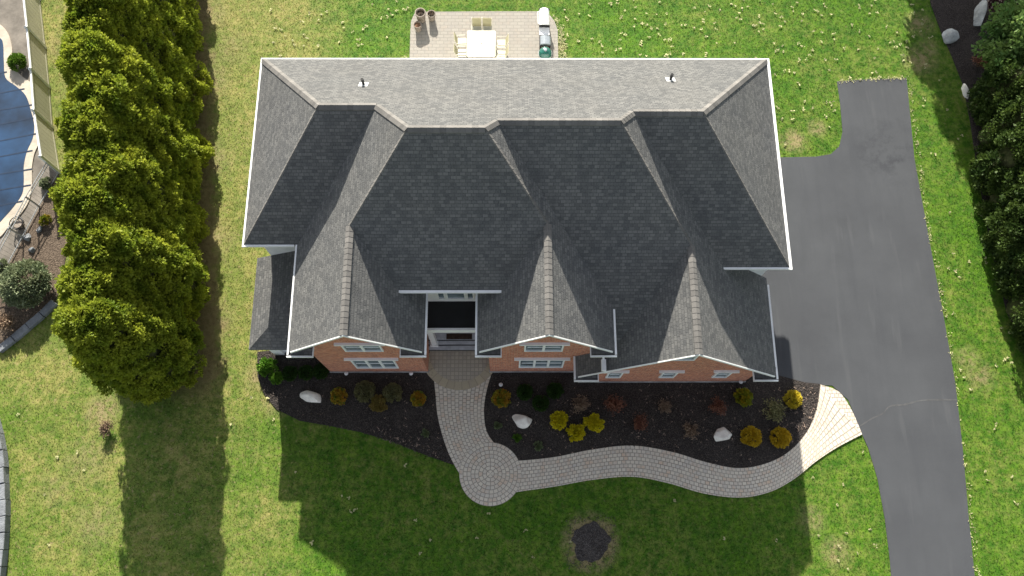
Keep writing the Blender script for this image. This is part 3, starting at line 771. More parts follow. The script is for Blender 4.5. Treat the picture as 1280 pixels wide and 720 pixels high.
prof = ((0, 1.7), (.05, 2.05), (.15, 2.2), (.45, 2.1), (.7, 1.75), (.86, 1.4), (.95, 1.05), (1, .5))
protos = []
for k in range(3):
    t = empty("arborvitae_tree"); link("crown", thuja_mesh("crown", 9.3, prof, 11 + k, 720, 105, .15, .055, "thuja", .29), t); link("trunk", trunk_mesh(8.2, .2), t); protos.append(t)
_o = ["second", "third", "fourth", "fifth", "sixth", "seventh", "eighth", "ninth", "tenth", "eleventh", "twelfth", "thirteenth", "fourteenth"]
ords = ["frontmost tree of the tall green arborvitae row, nearest the bottom lawn"] + ["%s tree from the lawn end of the tall arborvitae row" % w for w in _o] + ["last arborvitae of the tall row, farthest back along the tan fence"]
used = set()
for i in range(15):
    k = i % 3; t = protos[k] if k not in used else copy_tree(protos[k]); used.add(k)
    s = (1.0, .97, 1.03, .98, 1.02, .96, 1.0, 1.03, .97, 1.0, 1.02, .98, 1, 1.02, 1)[i]
    t.location = (-16.95 - .135 * 1.7 * i + (.05, -.1, .35, -.05, .25, .0, .4, .1, -.1, .3, 0, .35, .05, .2, -.1)[i], 8.5 + 1.7 * i, 0); t.rotation_euler = (0, 0, 1.9 * i)
    t.scale = (s * .97, s * .97, (.92, .9, .93, .96, .93, .97, .95, .98, .94, .98, .96, 1.0, .96, 1, 1)[i])
    tag(t, ords[i], "tree", "tall arborvitae trees in a row along the left lawn")

# dark hedge trees on the right
hp = ((0, 1.3), (.06, 1.6), (.3, 1.7), (.6, 1.45), (.82, .95), (1, .15))
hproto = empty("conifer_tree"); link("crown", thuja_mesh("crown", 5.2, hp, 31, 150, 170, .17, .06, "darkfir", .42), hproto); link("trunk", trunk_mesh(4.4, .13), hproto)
edge = [(1222, 128), (1224, 172), (1230, 216), (1236, 258), (1243, 300), (1252, 345), (1264, 390), (1290, 430)]
hl = ["dark conifer right below the broadleaf tree at the top of the right hedge", "second dark conifer from the top of the right hedge", "third dark conifer from the top of the right hedge", "fourth dark conifer from the top of the right hedge",
      "fifth dark conifer from the top of the right hedge", "sixth dark conifer from the top of the right hedge", "seventh dark conifer from the top of the right hedge", "lowest dark conifer of the right hedge, half cut by the photo's edge"]
for i, e in enumerate(edge):
    t = hproto if i == 0 else copy_tree(hproto); q = P(e[0], e[1], 1.2); t.location = (q.x + 1.65, q.y + .2, 0); t.rotation_euler = (0, 0, 1.3 * i); s = (1, .93, 1.05, .97, 1.03, .95, 1.02, 1)[i]; t.scale = (s, s, s * (1, 1.1, .95, 1.05, 1, 1.08, .97, 1)[i])
    tag(t, hl[i], "tree", "dark conifers in the hedge along the right edge")


def broad_tree(name, H, R, seed, mat, n=60, m=130, L=.2, base=.25):
    g = np.random.default_rng(seed); t = empty(name)
    b = MB(); b.tube([(0, 0, -.1), (.05, .02, H * .3), (0, .1, H * .55)], [.16, .12, .08], 8); tips = []
    for k in range(9):
        a = k * 2.4 + seed; hh = H * (.28 + .05 * k); e = V((R * .65 * math.cos(a), R * .65 * math.sin(a), hh + H * .25)); b.tube([(0.03, .03, hh), (e.x * .5, e.y * .5, hh + H * .1), e], [.07, .045, .015], 6); tips.append(e)
    b.build("trunk", "bark", t)
    a = g.uniform(0, 2 * math.pi, n); u = g.uniform(-.5, 1, n); rr = np.sqrt(1 - u * u * .9) * g.uniform(.45, 1, n)
    c = np.stack([rr * R * np.cos(a), rr * R * np.sin(a), H * (base + .36) + u * H * .36], 1); rc = R * .24 * g.uniform(.7, 1.3, n)
    d = unit(g.normal(size=(n * m, 3))).reshape(n, m, 3); pos = (c[:, None] + d * rc[:, None, None] * g.uniform(.5, 1, (n, m, 1)) * np.array([1, 1, .65])).reshape(-1, 3)
    D = unit(d.reshape(-1, 3) * .6 + g.normal(size=(n * m, 3)) * .5 + np.array([0, 0, .15])); v, q = leaf_quads(pos, D, L * g.uniform(.7, 1.3, n * m), L * .38 * g.uniform(.8, 1.2, n * m), g)
    link("crown", np_mesh("crown", v, q, mat), t); return t
q = P(1284, 52, 3.2); t = broad_tree("broadleaf_tree", 4.8, 2.3, 3, "maple", 70, 150, .22); t.location = (q.x, q.y, 0); tag(t, "light green broadleaf tree above the dark hedge in the top right corner", "tree")
q = P(1262, -2, 1.5); t = broad_tree("purple_shrub", 2.0, .9, 5, "purple", 30, 90, .12); t.location = (q.x, q.y, 0); tag(t, "dark purple leaved shrub at the top edge beside the long grey stone", "shrub")
# tall trees just behind the garden that shade its back corner
bt = broad_tree("garden_tree", 9.2, 2.5, 8, "maple", 110, 130, .28); bt.location = (24.3, 35.6, 0); tag(bt, "tall broadleaf tree behind the back right corner, shading the lawn edge", "tree", "tall trees behind the garden")
for (x, y, s) in ((24.0, 40.5, 1.05),):
    c = copy_tree(bt); c.location = (x, y, 0); c.rotation_euler = (0, 0, x); c.scale = (s, s, s); c["label"] = "tall broadleaf tree out beyond the top right corner of the garden"


def shrub(px, py, rpx, mat, label, kind="ball", seed=0, h=None, name="shrub", group=None, cat="shrub"):
    g = np.random.default_rng(100 + seed); z0 = .05; q = P(px, py, .25); R = rpx * (P(px + 1, py, .2) - P(px, py, .2)).length; h = h or R * 1.15
    o = empty(name, (q.x, q.y, z0)); parts = []
    if kind in ("ball", "loose", "spiky"):
        n = {"ball": 80, "loose": 60, "spiky": 40}[kind] * (3 if R > .9 else 1); m = 45
        a = g.uniform(0, 2 * math.pi, n); u = g.uniform(0, 1, n); rr = np.sqrt(1 - u * u) * (1 if kind == "ball" else g.uniform(.55, 1.08, n)) * .8
        c = np.stack([rr * R * np.cos(a), rr * R * np.sin(a), h * (.3 + .52 * u)], 1); c[:9, :2] *= .45; c[:9, 2] = h * .78; rc = R * (.17 if R > .9 else .2) * g.uniform(.7, 1.25, n)
        d = unit(g.normal(size=(n * m, 3))).reshape(n, m, 3); pos = (c[:, None] + d * rc[:, None, None] * g.uniform(.4, 1, (n, m, 1))).reshape(-1, 3); pos[:, 2] = np.maximum(pos[:, 2], .02)
        out = unit(pos - np.array([0, 0, h * .3])); D = unit(out * (.9 if kind != "spiky" else 1.6) + g.normal(size=out.shape) * .55 + np.array([0, 0, .3]))
        Lf = R * (.09 if R > .9 else .16 if kind == "ball" else .22 if kind == "loose" else .3); v, qd = leaf_quads(pos, D, Lf * g.uniform(.7, 1.3, n * m), Lf * (.42 if kind != "spiky" else .16), g); parts.append((v, qd, 0))
        link("foliage", np_mesh("foliage", *join_np(parts)[:2], mat), o)
        b = MB()
        for k in range(7):
            t = k * .9 + seed; b.tube([(0, 0, -.02), (R * .25 * math.cos(t), R * .25 * math.sin(t), h * .4), (R * .55 * math.cos(t), R * .55 * math.sin(t), h * .7)], [.025, .018, .006], 5)
        b.build("stem", "bark", o)
    else:   # bare or thin twiggy plant
        b = MB(); tips = []
        for k in range(34):
            t = g.uniform(0, 6.28); e = g.uniform(.25, 1.0); p0 = V((.06 * math.cos(t), .06 * math.sin(t), 0)); p1 = V((R * e * .55 * math.cos(t), R * e * .55 * math.sin(t), h * (.9 - .3 * e))); p2 = V((R * e * math.cos(t + .3), R * e * math.sin(t + .3), h * (1.15 - .5 * e)))
            b.tube([p0, p1, p2], [.014, .011, .005], 4); tips += [p1, p2, (p1 + p2) / 2]
        b.build("stem", "twig", o)
        T = np.array([tuple(p) for p in tips]); T = np.repeat(T, 9, 0) + g.normal(size=(len(tips) * 9, 3)) * R * .13; T[:, 2] = np.maximum(T[:, 2], .02); D = unit(g.normal(size=T.shape) + np.array([0, 0, .5]))
        v, qd = leaf_quads(T, D, R * .17, R * .06, g); link("foliage", np_mesh("foliage", v, qd, mat), o)
    return tag(o, label, cat, group)


S = [
    (335, 458, 13, "brightgreen", "bright green bush at the left house corner, upper one of two", "loose"), (345, 472, 9, "brightgreen", "small bright green bush just below the larger one at the left house corner", "loose"),
    (362, 467, 10, "forest", "dark green bush under the side room wall, left one of three", "ball"), (382, 466, 10, "forest", "dark green bush under the side room wall, middle one of three", "ball"), (401, 464, 10, "forest", "dark green bush under the side room wall, next to the brick corner", "ball"),
    (424, 495, 11, "orange", "orange and green mound shrub right of the left white boulder", "ball"), (456.5, 489.5, 13.5, "olive", "olive round shrub under the left gable, left one of the olive pair", "ball"),
    (491, 491.5, 12.5, "olive", "olive round shrub under the left gable, right one of the olive pair", "ball"), (473.5, 506, 11.5, "oliveyellow", "small olive yellow shrub below and between two olive shrubs", "loose"),
    (522.5, 498, 10, "orange", "orange red and green shrub left of the entry walk", "ball"), (532, 541, 5.5, "palegreen", "tiny pale green plant alone near the walk in the left bed", "spiky"),
    (627, 498, 12, "orange", "yellow and orange shrub right of the entry walk", "ball"), (656, 490, 10.5, "forest", "dark green round shrub under the middle gable, left of three", "ball"),
    (694, 488.5, 10.5, "forest", "dark green round shrub under the middle gable, right of three", "ball"), (676, 504, 10.5, "forest", "dark green round shrub under the middle gable, lowest of three", "ball"),
    (699.5, 525.5, 12.5, "gold", "yellow green shrub at upper left of the yellow trio in the bed", "loose"), (742.5, 529, 13, "gold", "yellow green shrub at the right of the yellow trio in the bed", "loose"), (719, 541, 12, "gold", "yellow green shrub at the bottom of the yellow trio in the bed", "loose"),
    (768, 506, 13, "russet", "reddish brown twiggy shrub right of the grey brown one", "twig"), (725, 507, 12, "drybrown", "grey brown bare twiggy shrub above the yellow trio", "twig"), (799, 529, 11.5, "russet", "reddish brown twiggy shrub below and right of the larger russet one", "twig"),
    (830, 508, 10, "drybrown", "brown thin shrub under the middle garage window", "twig"), (862, 538.5, 11, "drybrown", "brown twiggy shrub left of the right white boulder", "twig"), (896, 509, 12, "russet", "dark red brown twiggy shrub under the right garage window", "twig"),
    (929, 497, 12, "limeyellow", "yellow and lime shrub at the right corner of the garage gable", "loose"), (965, 513, 15, "olive", "thin olive twiggy shrub between the lime shrub and the bright yellow one", "twig"),
    (991, 499, 11.5, "yellow", "bright sunlit yellow ball shrub at the right end of the bed", "ball"), (939, 546, 13, "amber", "amber yellow ball shrub right of the right white boulder", "ball"), (975, 547, 13, "amber", "amber yellow ball shrub close to the walk's right bend", "ball"),
    (622, 531.5, 5.5, "palegreen", "tiny pale plant left of the middle white boulder", "spiky"), (646.5, 547.5, 5.5, "brightgreen", "tiny green plant below the middle white boulder", "spiky"), (673, 557, 6, "palegreen", "tiny pale green plant lowest in the bed above the walk", "spiky"),
]
for i, (px, py, r, m, lab, kind) in enumerate(S):
    tiny = r < 7
    shrub(px, py, r, m, lab, kind, i, name="small_plant" if tiny else "shrub", cat="plant" if tiny else "shrub", group="plants in the front mulch bed")
shrub(22.5, 78, 12, "lime", "round green bush between the pool and the tan fence", "ball", 60, name="bush", cat="bush")
shrub(37, 358, 33, "sage", "large grey green round bush beside the pool fence, left of the trees", "ball", 61, name="bush", cat="bush")
shrub(56, 275, 7.5, "limeyellow", "small yellow green plant on brown soil by the metal fence", "spiky", 62, name="small_plant", cat="plant")
shrub(58, 229, 9, "sage", "blue green leafy plant inside the metal pool fence corner", "loose", 63, name="small_plant", cat="plant")
shrub(4, 332, 9, "sage", "blue green plant at the lower corner of the metal pool fence", "loose", 64, name="small_plant", cat="plant")
shrub(133, 536, 10, "drybrown", "small dead brown plant alone on the lawn below the tree row", "twig", 65, name="dead_plant", cat="plant")
shrub(10, 405, 14, "drybrown", "dry tan plant on the soil behind the stone edging", "twig", 66, name="dead_plant", cat="plant")
shrub(1224, 80, 12, "russet", "low rust coloured plant in the dark bed below the broadleaf tree", "twig", 67, name="small_plant", cat="plant")


# ------------------------------------------------------------------ stones
def stone(px, py, rx, ry, rz, mat, label, seed, h=.5, name="boulder", cat="boulder"):
    import bmesh
    g = random.Random(seed); bm = bmesh.new(); bmesh.ops.create_icosphere(bm, subdivisions=4, radius=1)
    k = [(V((g.gauss(0, 1), g.gauss(0, 1), g.gauss(0, 1))).normalized(), g.uniform(.6, .9)) for _ in range(22)]
    ph = [g.uniform(0, 6) for _ in range(6)]
    for v in bm.verts:
        p = v.co.copy()
        for d, c in k:
            t = p.dot(d)
            if t > c: p -= d * (t - c) * .95
        p *= 1 + .035 * math.sin(4 * p.x + ph[0]) * math.cos(5 * p.y + ph[1]) + .02 * math.sin(11 * p.x + ph[2]) * math.sin(9 * p.z + ph[3])
        v.co = p
    sc = (P(px + 1, py) - P(px, py)).length; q = P(px, py, h * .3)
    bmesh.ops.scale(bm, vec=(rx * sc * 1.13, ry * sc * 1.15, h), verts=bm.verts); me = bpy.data.meshes.new(name); bm.to_mesh(me); bm.free(); me.materials.append(MAT[mat])
    me.polygons.foreach_set("use_smooth", [True] * len(me.polygons)); o = link(name, me); o.location = (q.x, q.y, h * .22); o.rotation_euler = (0, 0, math.radians(rz)); return tag(o, label, cat)
stone(390, 496, 13.5, 8.5, -12, "boulder", "white boulder in the left mulch bed beside the dark bushes", 1, .33)
stone(652, 525, 13, 8.5, -18, "boulder", "white boulder in the bed just right of the entry walk", 2, .33)
stone(902.5, 543, 12, 9.5, 12, "boulder", "white boulder between brown and amber shrubs at the bed's right end", 3, .36)
stone(1188, 46, 10, 9.5, 0, "rock", "round pale grey boulder on the dark bed's edge at top right", 4, .4)
stone(1207, 113, 4.5, 10, 8, "boulder", "narrow whitish stone at the top of the right hedge", 5, .25, "stone", "stone")
stone(1225, 18, 7, 22, -22, "rock", "long grey stone leaning beside the broadleaf tree at top right", 6, .5)
stone(34, 297, 5, 5, 20, "wallstone", "grey stone against the metal fence, nearest the round planter", 7, .22, "stone", "stone")
stone(40, 312.5, 4, 4, 50, "wallstone", "grey stone below the other two stones near the round bush", 8, .2, "stone", "stone")
stone(49.5, 287, 3.5, 6, -20, "wallstone", "grey green stone just under the small yellow green plant", 9, .2, "stone", "stone")


def block_wall(pts, w, h, bl, label, name, cat, mat="wallstone"):
    o = empty(name, tuple(P(*pts[0]))); base = P(*pts[0]); L = spline([P(*p) for p in pts], 10); acc = 0; cur = [L[0]]; segs = []
    for a, c in zip(L, L[1:]):
        acc += (c - a).length; cur.append(c)
        if acc >= bl: segs.append((cur[0], cur[-1])); cur = [c]; acc = 0
    g = random.Random(3)
    for a, c in segs:
        d = (c - a).normalized(); s = d.cross(V((0, 0, 1))); a2 = a + d * .012 - base; c2 = c - d * .012 - base; ww = w * g.uniform(.9, 1.08); hh = h * g.uniform(.92, 1.06)
        b = MB(); e = .025; top = [a2 - s * (ww - e) + d * e, a2 + s * (ww - e) + d * e, c2 + s * (ww - e) - d * e, c2 - s * (ww - e) - d * e]; lo = [a2 - s * ww, a2 + s * ww, c2 + s * ww, c2 - s * ww]
        top = [V((p.x, p.y, hh)) for p in top]; lo2 = [V((p.x, p.y, hh - e)) for p in lo]; lo0 = [V((p.x, p.y, -.05)) for p in lo]
        n_ = (top[1] - top[0]).cross(top[2] - top[0])
        fs = [top, *[[top[i], top[(i + 1) % 4], lo2[(i + 1) % 4], lo2[i]] for i in range(4)], *[[lo2[i], lo2[(i + 1) % 4], lo0[(i + 1) % 4], lo0[i]] for i in range(4)]]
        for f in fs: b.face(f if n_.z > 0 else f[::-1])
        b.build("block", mat, o)
    return tag(o, label, cat)
block_wall([(70, 378), (60, 389), (48, 399), (34, 411), (20, 423), (8, 433), (-6, 443)], .2, .22, .85, "low edging of grey stone blocks round the soil bed under the sage bush", "stone_edging", "edging")
block_wall([(-6, 525), (1, 555), (5, 590), (6, 630), (5, 670), (2, 705), (-2, 740)], .26, .45, .7, "curved grey block wall cut by the photo's lower left edge", "stone_wall", "wall")

# ------------------------------------------------------------------ pool
pool_px = [(-60, 40), (-20, 42), (0, 48), (5, 56), (6, 78), (8, 98), (20, 108), (33, 120), (40, 140), (44, 158), (42, 174), (35, 190), (31, 208), (31, 228), (29, 243), (20, 257), (8, 271), (-6, 284), (-40, 300)]
cope_px = [(-60, 25), (-20, 25), (0, 31), (11, 43), (16, 60), (17, 82), (27, 95), (42, 107), (49, 128), (54, 158), (51, 176), (44, 193), (41, 210), (41, 232), (37, 252), (27, 268), (12, 284), (-2, 299), (-40, 318)]
pool = empty("swimming_pool", tuple(P(0, 160))); tag(pool, "curved swimming pool under a blue safety cover with pale stone coping", "pool"); org = P(0, 160)
ip = spline([P(*p) for p in pool_px], 4); op_ = spline([P(*p) for p in cope_px], 4)
b = MB()
for i in range(len(ip) - 1):
    pts = [ip[i] - org, op_[i] - org, op_[i + 1] - org, ip[i + 1] - org]; b.prism([(p.x, p.y, .09) for p in pts], (0, 0, -.12))
b.build("coping", "coping", pool)
far = [Vector((-60, P(*pool_px[-1]).y, 0)), Vector((-60, P(*pool_px[0]).y, 0))]
b = MB(); b.face([((p - org).x, (p - org).y, .1) for p in ip + far]); cov = b.build("cover", "cover", pool)
def strap(a, c):
    n = 14; b = MB(); d = (c - a).normalized(); s = V((-d.y, d.x, 0)) * .035
    b.face([a - s, c - s, c + s, a + s]); return b.build("strap", "strap", cov)
for (y0, x1_, y1) in ((92, 10, 91), (120, 32, 112), (140, 42, 132), (160, 50, 147), (181, 47, 168), (200, 42, 189), (220, 42, 212), (240, 40, 232), (262, 30, 252)):
    a = P(-60, y0 + 9) - org; c = P(x1_, y1) - org; a.z = c.z = .106; strap(a, c)

# ------------------------------------------------------------------ fences
fz = 1.9
tf = empty("vinyl_fence", tuple(fence_base[2])); tag(tf, "tan panel fence with white posts and top rail beside the pool", "fence"); fo = fence_base[2]
bp = fence_base
for i in range(len(bp) - 1):
    a, c = bp[i] - fo, bp[i + 1] - fo; d = (c - a).normalized(); s = V((-d.y, d.x, 0))
    b = MB(); n = max(4, int((c - a).length / .28))
    for k in range(n):     # tongue and groove boards
        p, q_ = a.lerp(c, k / n) + d * .006, a.lerp(c, (k + 1) / n) - d * .006; o_ = s * .02
        b.prism([(p + o_) + V((0, 0, fz - .1)), (q_ + o_) + V((0, 0, fz - .1)), (q_ - o_) + V((0, 0, fz - .1)), (p - o_) + V((0, 0, fz - .1))], (0, 0, -(fz - .2)))
    b.build("panel", "vinyl", tf)
    for nm, zz, hh, ww, mm in (("top_rail", fz, .1, .045, "vinylw"), ("bottom_rail", .16, .12, .035, "vinyl")):
        b = MB(); o_ = s * ww; b.prism([a + o_ + V((0, 0, zz)), c + o_ + V((0, 0, zz)), c - o_ + V((0, 0, zz)), a - o_ + V((0, 0, zz))], (0, 0, -hh)); b.build(nm, mm, tf)
for p in bp:
    q_ = p - fo; b = MB(); b.box((q_.x - .07, q_.y - .07, 0), (q_.x + .07, q_.y + .07, fz + .08)); b.lathe([(.1, fz + .08), (.1, fz + .1), (0, fz + .18)], (q_.x, q_.y, 0), 4); b.build("post", "vinylw", tf)
mf = empty("metal_fence", tuple(mf_base[1])); tag(mf, "low grey metal picket fence curving around the lower side of the pool", "fence"); mo = mf_base[1]; mh = 1.35
for i in range(len(mf_base) - 1):
    a, c = mf_base[i] - mo, mf_base[i + 1] - mo; d = (c - a).normalized()
    for zz in (mh, mh - .2, .15):
        b = MB(); b.tube([a + V((0, 0, zz)), c + V((0, 0, zz))], .025, 6); b.build("rail", "alu", mf)
    b = MB(); L = (c - a).length; n = int(L / .2)
    for k in range(1, n):
        p = a.lerp(c, k / n); b.box((p.x - .0035, p.y - .0035, .1), (p.x + .0035, p.y + .0035, mh - .02))
    b.build("pickets", "picket", mf)
for p in mf_base:
    q_ = p - mo; b = MB(); b.box((q_.x - .035, q_.y - .035, 0), (q_.x + .035, q_.y + .035, mh + .06)); b.build("post", "alu", mf)
# wrought iron plant stand by the coping
o = empty("plant_stand", tuple(P(27, 283))); b = MB()
for k in range(10):
    t = k * .628; b.tube([(.12 * math.cos(t), .12 * math.sin(t), .03), (.3 * math.cos(t), .3 * math.sin(t), .25), (.34 * math.cos(t + .3), .34 * math.sin(t + .3), .5)], .018, 5)
b.build("basket", "dark", o); b = MB(); b.tube([(.34 * math.cos(k * .2618), .34 * math.sin(k * .2618), .5) for k in range(25)], .025, 6); b.build("rim", "dark", o)
b = MB(); b.lathe([(.0, .1), (.16, .1), (.22, .38), (.0, .36)], n=14); b.build("pot", "clay", o); tag(o, "dark wrought iron basket stand on the deck between coping and metal fence", "plant stand")


# ------------------------------------------------------------------ patio things
PZ = .06
def planter(px, py, r, h, label, soilm, seed, stems):
    q = P(px, py, h + PZ); o = empty("planter", (q.x, q.y, PZ)); b = MB(); b.lathe([(0, 0), (r * .68, 0), (r * .75, .05), (r * .92, h * .8), (r, h * .86), (r * 1.04, h), (r * .86, h), (r * .82, h * .86), (r * .8, h * .82)], n=20); b.build("pot", "clay", o, True)
    b = MB(); b.lathe([(r * .81, h * .83), (r * .4, h * .87), (0, h * .88)], n=16); b.build("soil", soilm, o)
    g = random.Random(seed); b = MB()
    for k in range(stems):
        t = g.uniform(0, 6.28); e = g.uniform(.2, .75) * r; b.tube([(e * .4 * math.cos(t), e * .4 * math.sin(t), h * .86), (e * math.cos(t), e * math.sin(t), h + g.uniform(.02, .18))], [.012, .006], 5)
    if stems: b.build("stem", "twig", o)
    tag(o, label, "planter", "planters at the corner of the back patio")
planter(525.3, 15.5, .3, .72, "largest grey brown planter, tall and tapered, at the patio's back left corner", "potsoil", 1, 8)
planter(539, 17, .24, .5, "planter with dried stems, right one of the three on the patio", "potsoil", 2, 22)
planter(521.8, 30.5, .23, .5, "small planter of rusty soil, the lowest of the three on the patio", "rust", 3, 5)

tq = P(601.5, 55, .76); table = empty("patio_table", (tq.x, tq.y + .02, PZ)); tw, tl = .8, .84
b = MB(); b.prism([(x, y, .72) for x, y in ((-tw + .05, -tl), (tw - .05, -tl), (tw, -tl + .05), (tw, tl - .05), (tw - .05, tl), (-tw + .05, tl), (-tw, tl - .05), (-tw, -tl + .05))], (0, 0, -.035)); tt = b.build("tabletop", "cream", table)
b = MB(); b.lathe([(.0, .728), (.035, .728), (.035, .715)], n=12); b.build("umbrella_hole", "dark", tt)
for sx in (-1, 1):
    for sy in (-1, 1):
        b = MB(); b.tube([(sx * (tw - .12), sy * (tl - .12), .69), (sx * (tw - .06), sy * (tl - .06), 0)], .025, 8); b.build("leg", "creamframe", table)
tag(table, "cream square dining table with umbrella hole on the back patio", "table")
def chair():
    o = empty("patio_chair"); b = MB(); b.box((-.24, -.24, .4), (.24, .25, .43)); b.build("seat", "cream", o)
    b = MB(); b.prism([(-.24, .25, .44), (.24, .25, .44), (.24, .4, .98), (-.24, .4, .98)], (0, .025, 0)); b.build("backrest", "slingshade", o)  # cream sling in a darker tone: the backrest's shade is put into its colour
    for s_ in (-1, 1):
        b = MB(); b.tube([(s_ * .27, -.24, 0), (s_ * .27, -.25, .62), (s_ * .27, -.2, .655), (s_ * .27, .3, .65)], .016, 6); b.build("armrest", "creamframe", o)
        b = MB(); b.tube([(s_ * .27, .27, 0), (s_ * .27, .26, .42), (s_ * .27, .42, 1.0)], .016, 6); b.build("leg", "creamframe", o)
    return o
ch = chair(); ty = tq.y + .02
spots = [(tq.x - .27, ty + tl + .22, 0, "patio chair at the far side of the table, left of the pair"), (tq.x + .3, ty + tl + .22, -.05, "patio chair at the far side of the table, right of the pair"),
         (tq.x - tw - .28, ty + .32, math.pi / 2 + .06, "patio chair on the table's left side, farther from the house"), (tq.x - tw - .28, ty - .42, math.pi / 2, "patio chair on the table's left side, closer to the house"),
         (tq.x + tw + .3, ty + .2, -math.pi / 2, "patio chair on the table's right side, farther from the house"), (tq.x + tw + .3, ty - .5, -math.pi / 2 - .05, "patio chair on the table's right side, closer to the house")]
for i, (x, y, r, lab) in enumerate(spots):
    c = ch if i == 0 else copy_tree(ch); c.location = (x, y, PZ); c.rotation_euler = (0, 0, r); tag(c, lab, "chair", "cream chairs around the patio table")


def rounded_lid(b, w, l, z0, h, n=8, mi=0):
    """half barrel lid along y, rounded over x"""
    pr = [(w * math.cos(t), z0 + h * math.sin(t)) for t in [math.pi * k / n for k in range(n + 1)]]
    for (xa, za), (xb, zb) in zip(pr, pr[1:]): b.face([(xa, -l, za), (xa, l, za), (xb, l, zb), (xb, -l, zb)], mi)
    b.face([(x, -l, z) for x, z in pr], mi); b.face([(x, l, z) for x, z in pr][::-1], mi)
gq = P(680.5, 20, 1.15); gr = empty("gas_grill", (gq.x, gq.y, PZ)); b = MB(); b.box((-.27, -.5, .1), (.27, .5, .82)); b.build("cabinet", "steel", gr)
b = MB(); rounded_lid(b, .29, .52, .83, .32); b.build("lid", "whitecover", gr)
for s_ in (-1, 1):
    b = MB(); b.box((-.3, s_ * .52, .8), (.3, s_ * .56, 1.02)); b.build("end_plate", "dark", gr)
b = MB(); b.box((-.28, -1.05, .8), (.28, -.57, .84)); b.build("side_shelf", "whitecover", gr)
b = MB(); b.tube([(-.36, -.4, .95), (-.36, .4, .95)], .02, 8); b.box((-.36, -.4, .93), (-.28, -.36, .97)); b.box((-.36, .36, .93), (-.28, .4, .97)); b.build("handle", "steel", gr)
for sx in (-1, 1):
    for sy in (-1, 1): b = MB(); b.tube([(sx * .22 - .02, sy * .44, .05), (sx * .22 + .02, sy * .44, .05)], .05, 10); b.build("caster", "black", gr)
tag(gr, "white lidded gas grill with a side shelf at the patio's back right corner", "grill")
gq = P(681.5, 49.5, .95); g2 = empty("griddle_cart", (gq.x, gq.y, PZ)); b = MB(); b.box((-.3, -.3, .12), (.3, .3, .74)); b.build("cabinet", "dark", g2); b = MB(); rounded_lid(b, .31, .27, .745, .16); b.build("lid", "greylid", g2)
b = MB(); b.box((-.32, -.34, .76), (-.27, .34, .82)); b.build("handle", "dark", g2)
for sx in (-1, 1):
    for sy in (-1, 1): b = MB(); b.tube([(sx * .26, sy * .26, 0), (sx * .26, sy * .26, .12)], .03, 8); b.build("leg", "dark", g2)
tag(g2, "grey lidded barbecue cart between the white grill and the green one", "grill")
gq = P(681.5, 66, .9); g3 = empty("ceramic_grill", (gq.x, gq.y, PZ)); b = MB(); b.lathe([(0, .32), (.2, .33), (.33, .5), (.37, .68), (.36, .76)], n=24); b.build("bowl", "teal", g3, True)
b = MB(); b.lathe([(.365, .775), (.36, .86), (.29, 1.0), (.16, 1.08), (.09, 1.1), (0, 1.1)], n=24); ld = b.build("lid", "teal", g3, True); b = MB(); b.lathe([(.09, 1.09), (.09, 1.17), (0, 1.18)], n=14); b.build("chimney_cap", "greylid", ld)
b = MB(); b.lathe([(.372, .745), (.385, .745), (.385, .79), (.372, .79)], n=24); b.build("band", "steel", g3)
for s_ in (-1, 1): b = MB(); b.box((-.2, s_ * .36, .68), (.2, s_ * .62, .71)); b.build("side_shelf", "wood", g3)
for k in range(4): t = math.pi / 4 + k * math.pi / 2; b = MB(); b.tube([(.3 * math.cos(t), .3 * math.sin(t), .5), (.34 * math.cos(t), .34 * math.sin(t), 0)], .025, 6); b.build("leg", "dark", g3)
tag(g3, "dark green glazed ceramic egg grill closest to the house roof", "grill")

# small lamps along the foundation
def lamp():
    o = empty("landscape_light"); b = MB(); b.tube([(0, 0, -.05), (0, 0, .2)], .015, 6); b.build("stake", "dark", o); b = MB(); b.lathe([(.0, .3), (.1, .24), (.09, .2), (0, .2)], n=12); b.build("shade", "lamp", o); return o
lp = lamp()
for i, (px, py, lab) in enumerate(((433, 467, "small white garden light at the foot of the left gable, under its windows"), (514, 467, "small white garden light at the foot of the left gable, near the entry"), (626, 481, "small white garden light under the middle gable, above the orange shrub"), (926, 477.5, "small white garden light at the garage gable's right corner"))):
    c = lp if i == 0 else copy_tree(lp); q = P(px, py, .25); c.location = (q.x, q.y, .05); tag(c, lab, "garden light", "small garden lights along the house front")

# ------------------------------------------------------------------ ground cover
NG = 600000
X = rng.uniform(-30.5, 31.5, NG); Y = rng.uniform(-3.5, 33, NG)
keep = np.ones(NG, bool)
house_fp = [(L0 + .3, YB - .4), (R0 - .3, YB - .4), (R0 - .3, 7.5), (3.6, 7.5), (3.6, 8), (-8.8, 8), (-8.8, 9), (-11.4, 9), (-11.4, 12.8)]
for poly in (drive, bed_l, bed_r, bed_e, ring, w1, w2, circ, patio, deck, soil, arc + [e0], house_fp): keep &= ~in_poly(X + rng.normal(size=NG) * .05, Y + rng.normal(size=NG) * .05, poly)
X, Y = X[keep], Y[keep]; n = len(X)
a = rng.uniform(0, 2 * math.pi, n); D = unit(np.stack([np.cos(a), np.sin(a), rng.uniform(.1, .8, n)], 1)); C = np.stack([X, Y, np.full(n, -.005)], 1)
S_ = unit(np.cross(D, np.array([0, 0, 1.0]))); L = rng.uniform(.04, .09, n)[:, None]; Wd = rng.uniform(.014, .032, n)[:, None]
Vv = np.stack([C - S_ * Wd, C + S_ * Wd, C + D * L + S_ * Wd * rng.uniform(-.6, .6, (n, 1))], 1).reshape(-1, 3)
struct(link("grass", np_mesh("grass", Vv, np.arange(3 * n).reshape(n, 3), "blade")), "stuff")

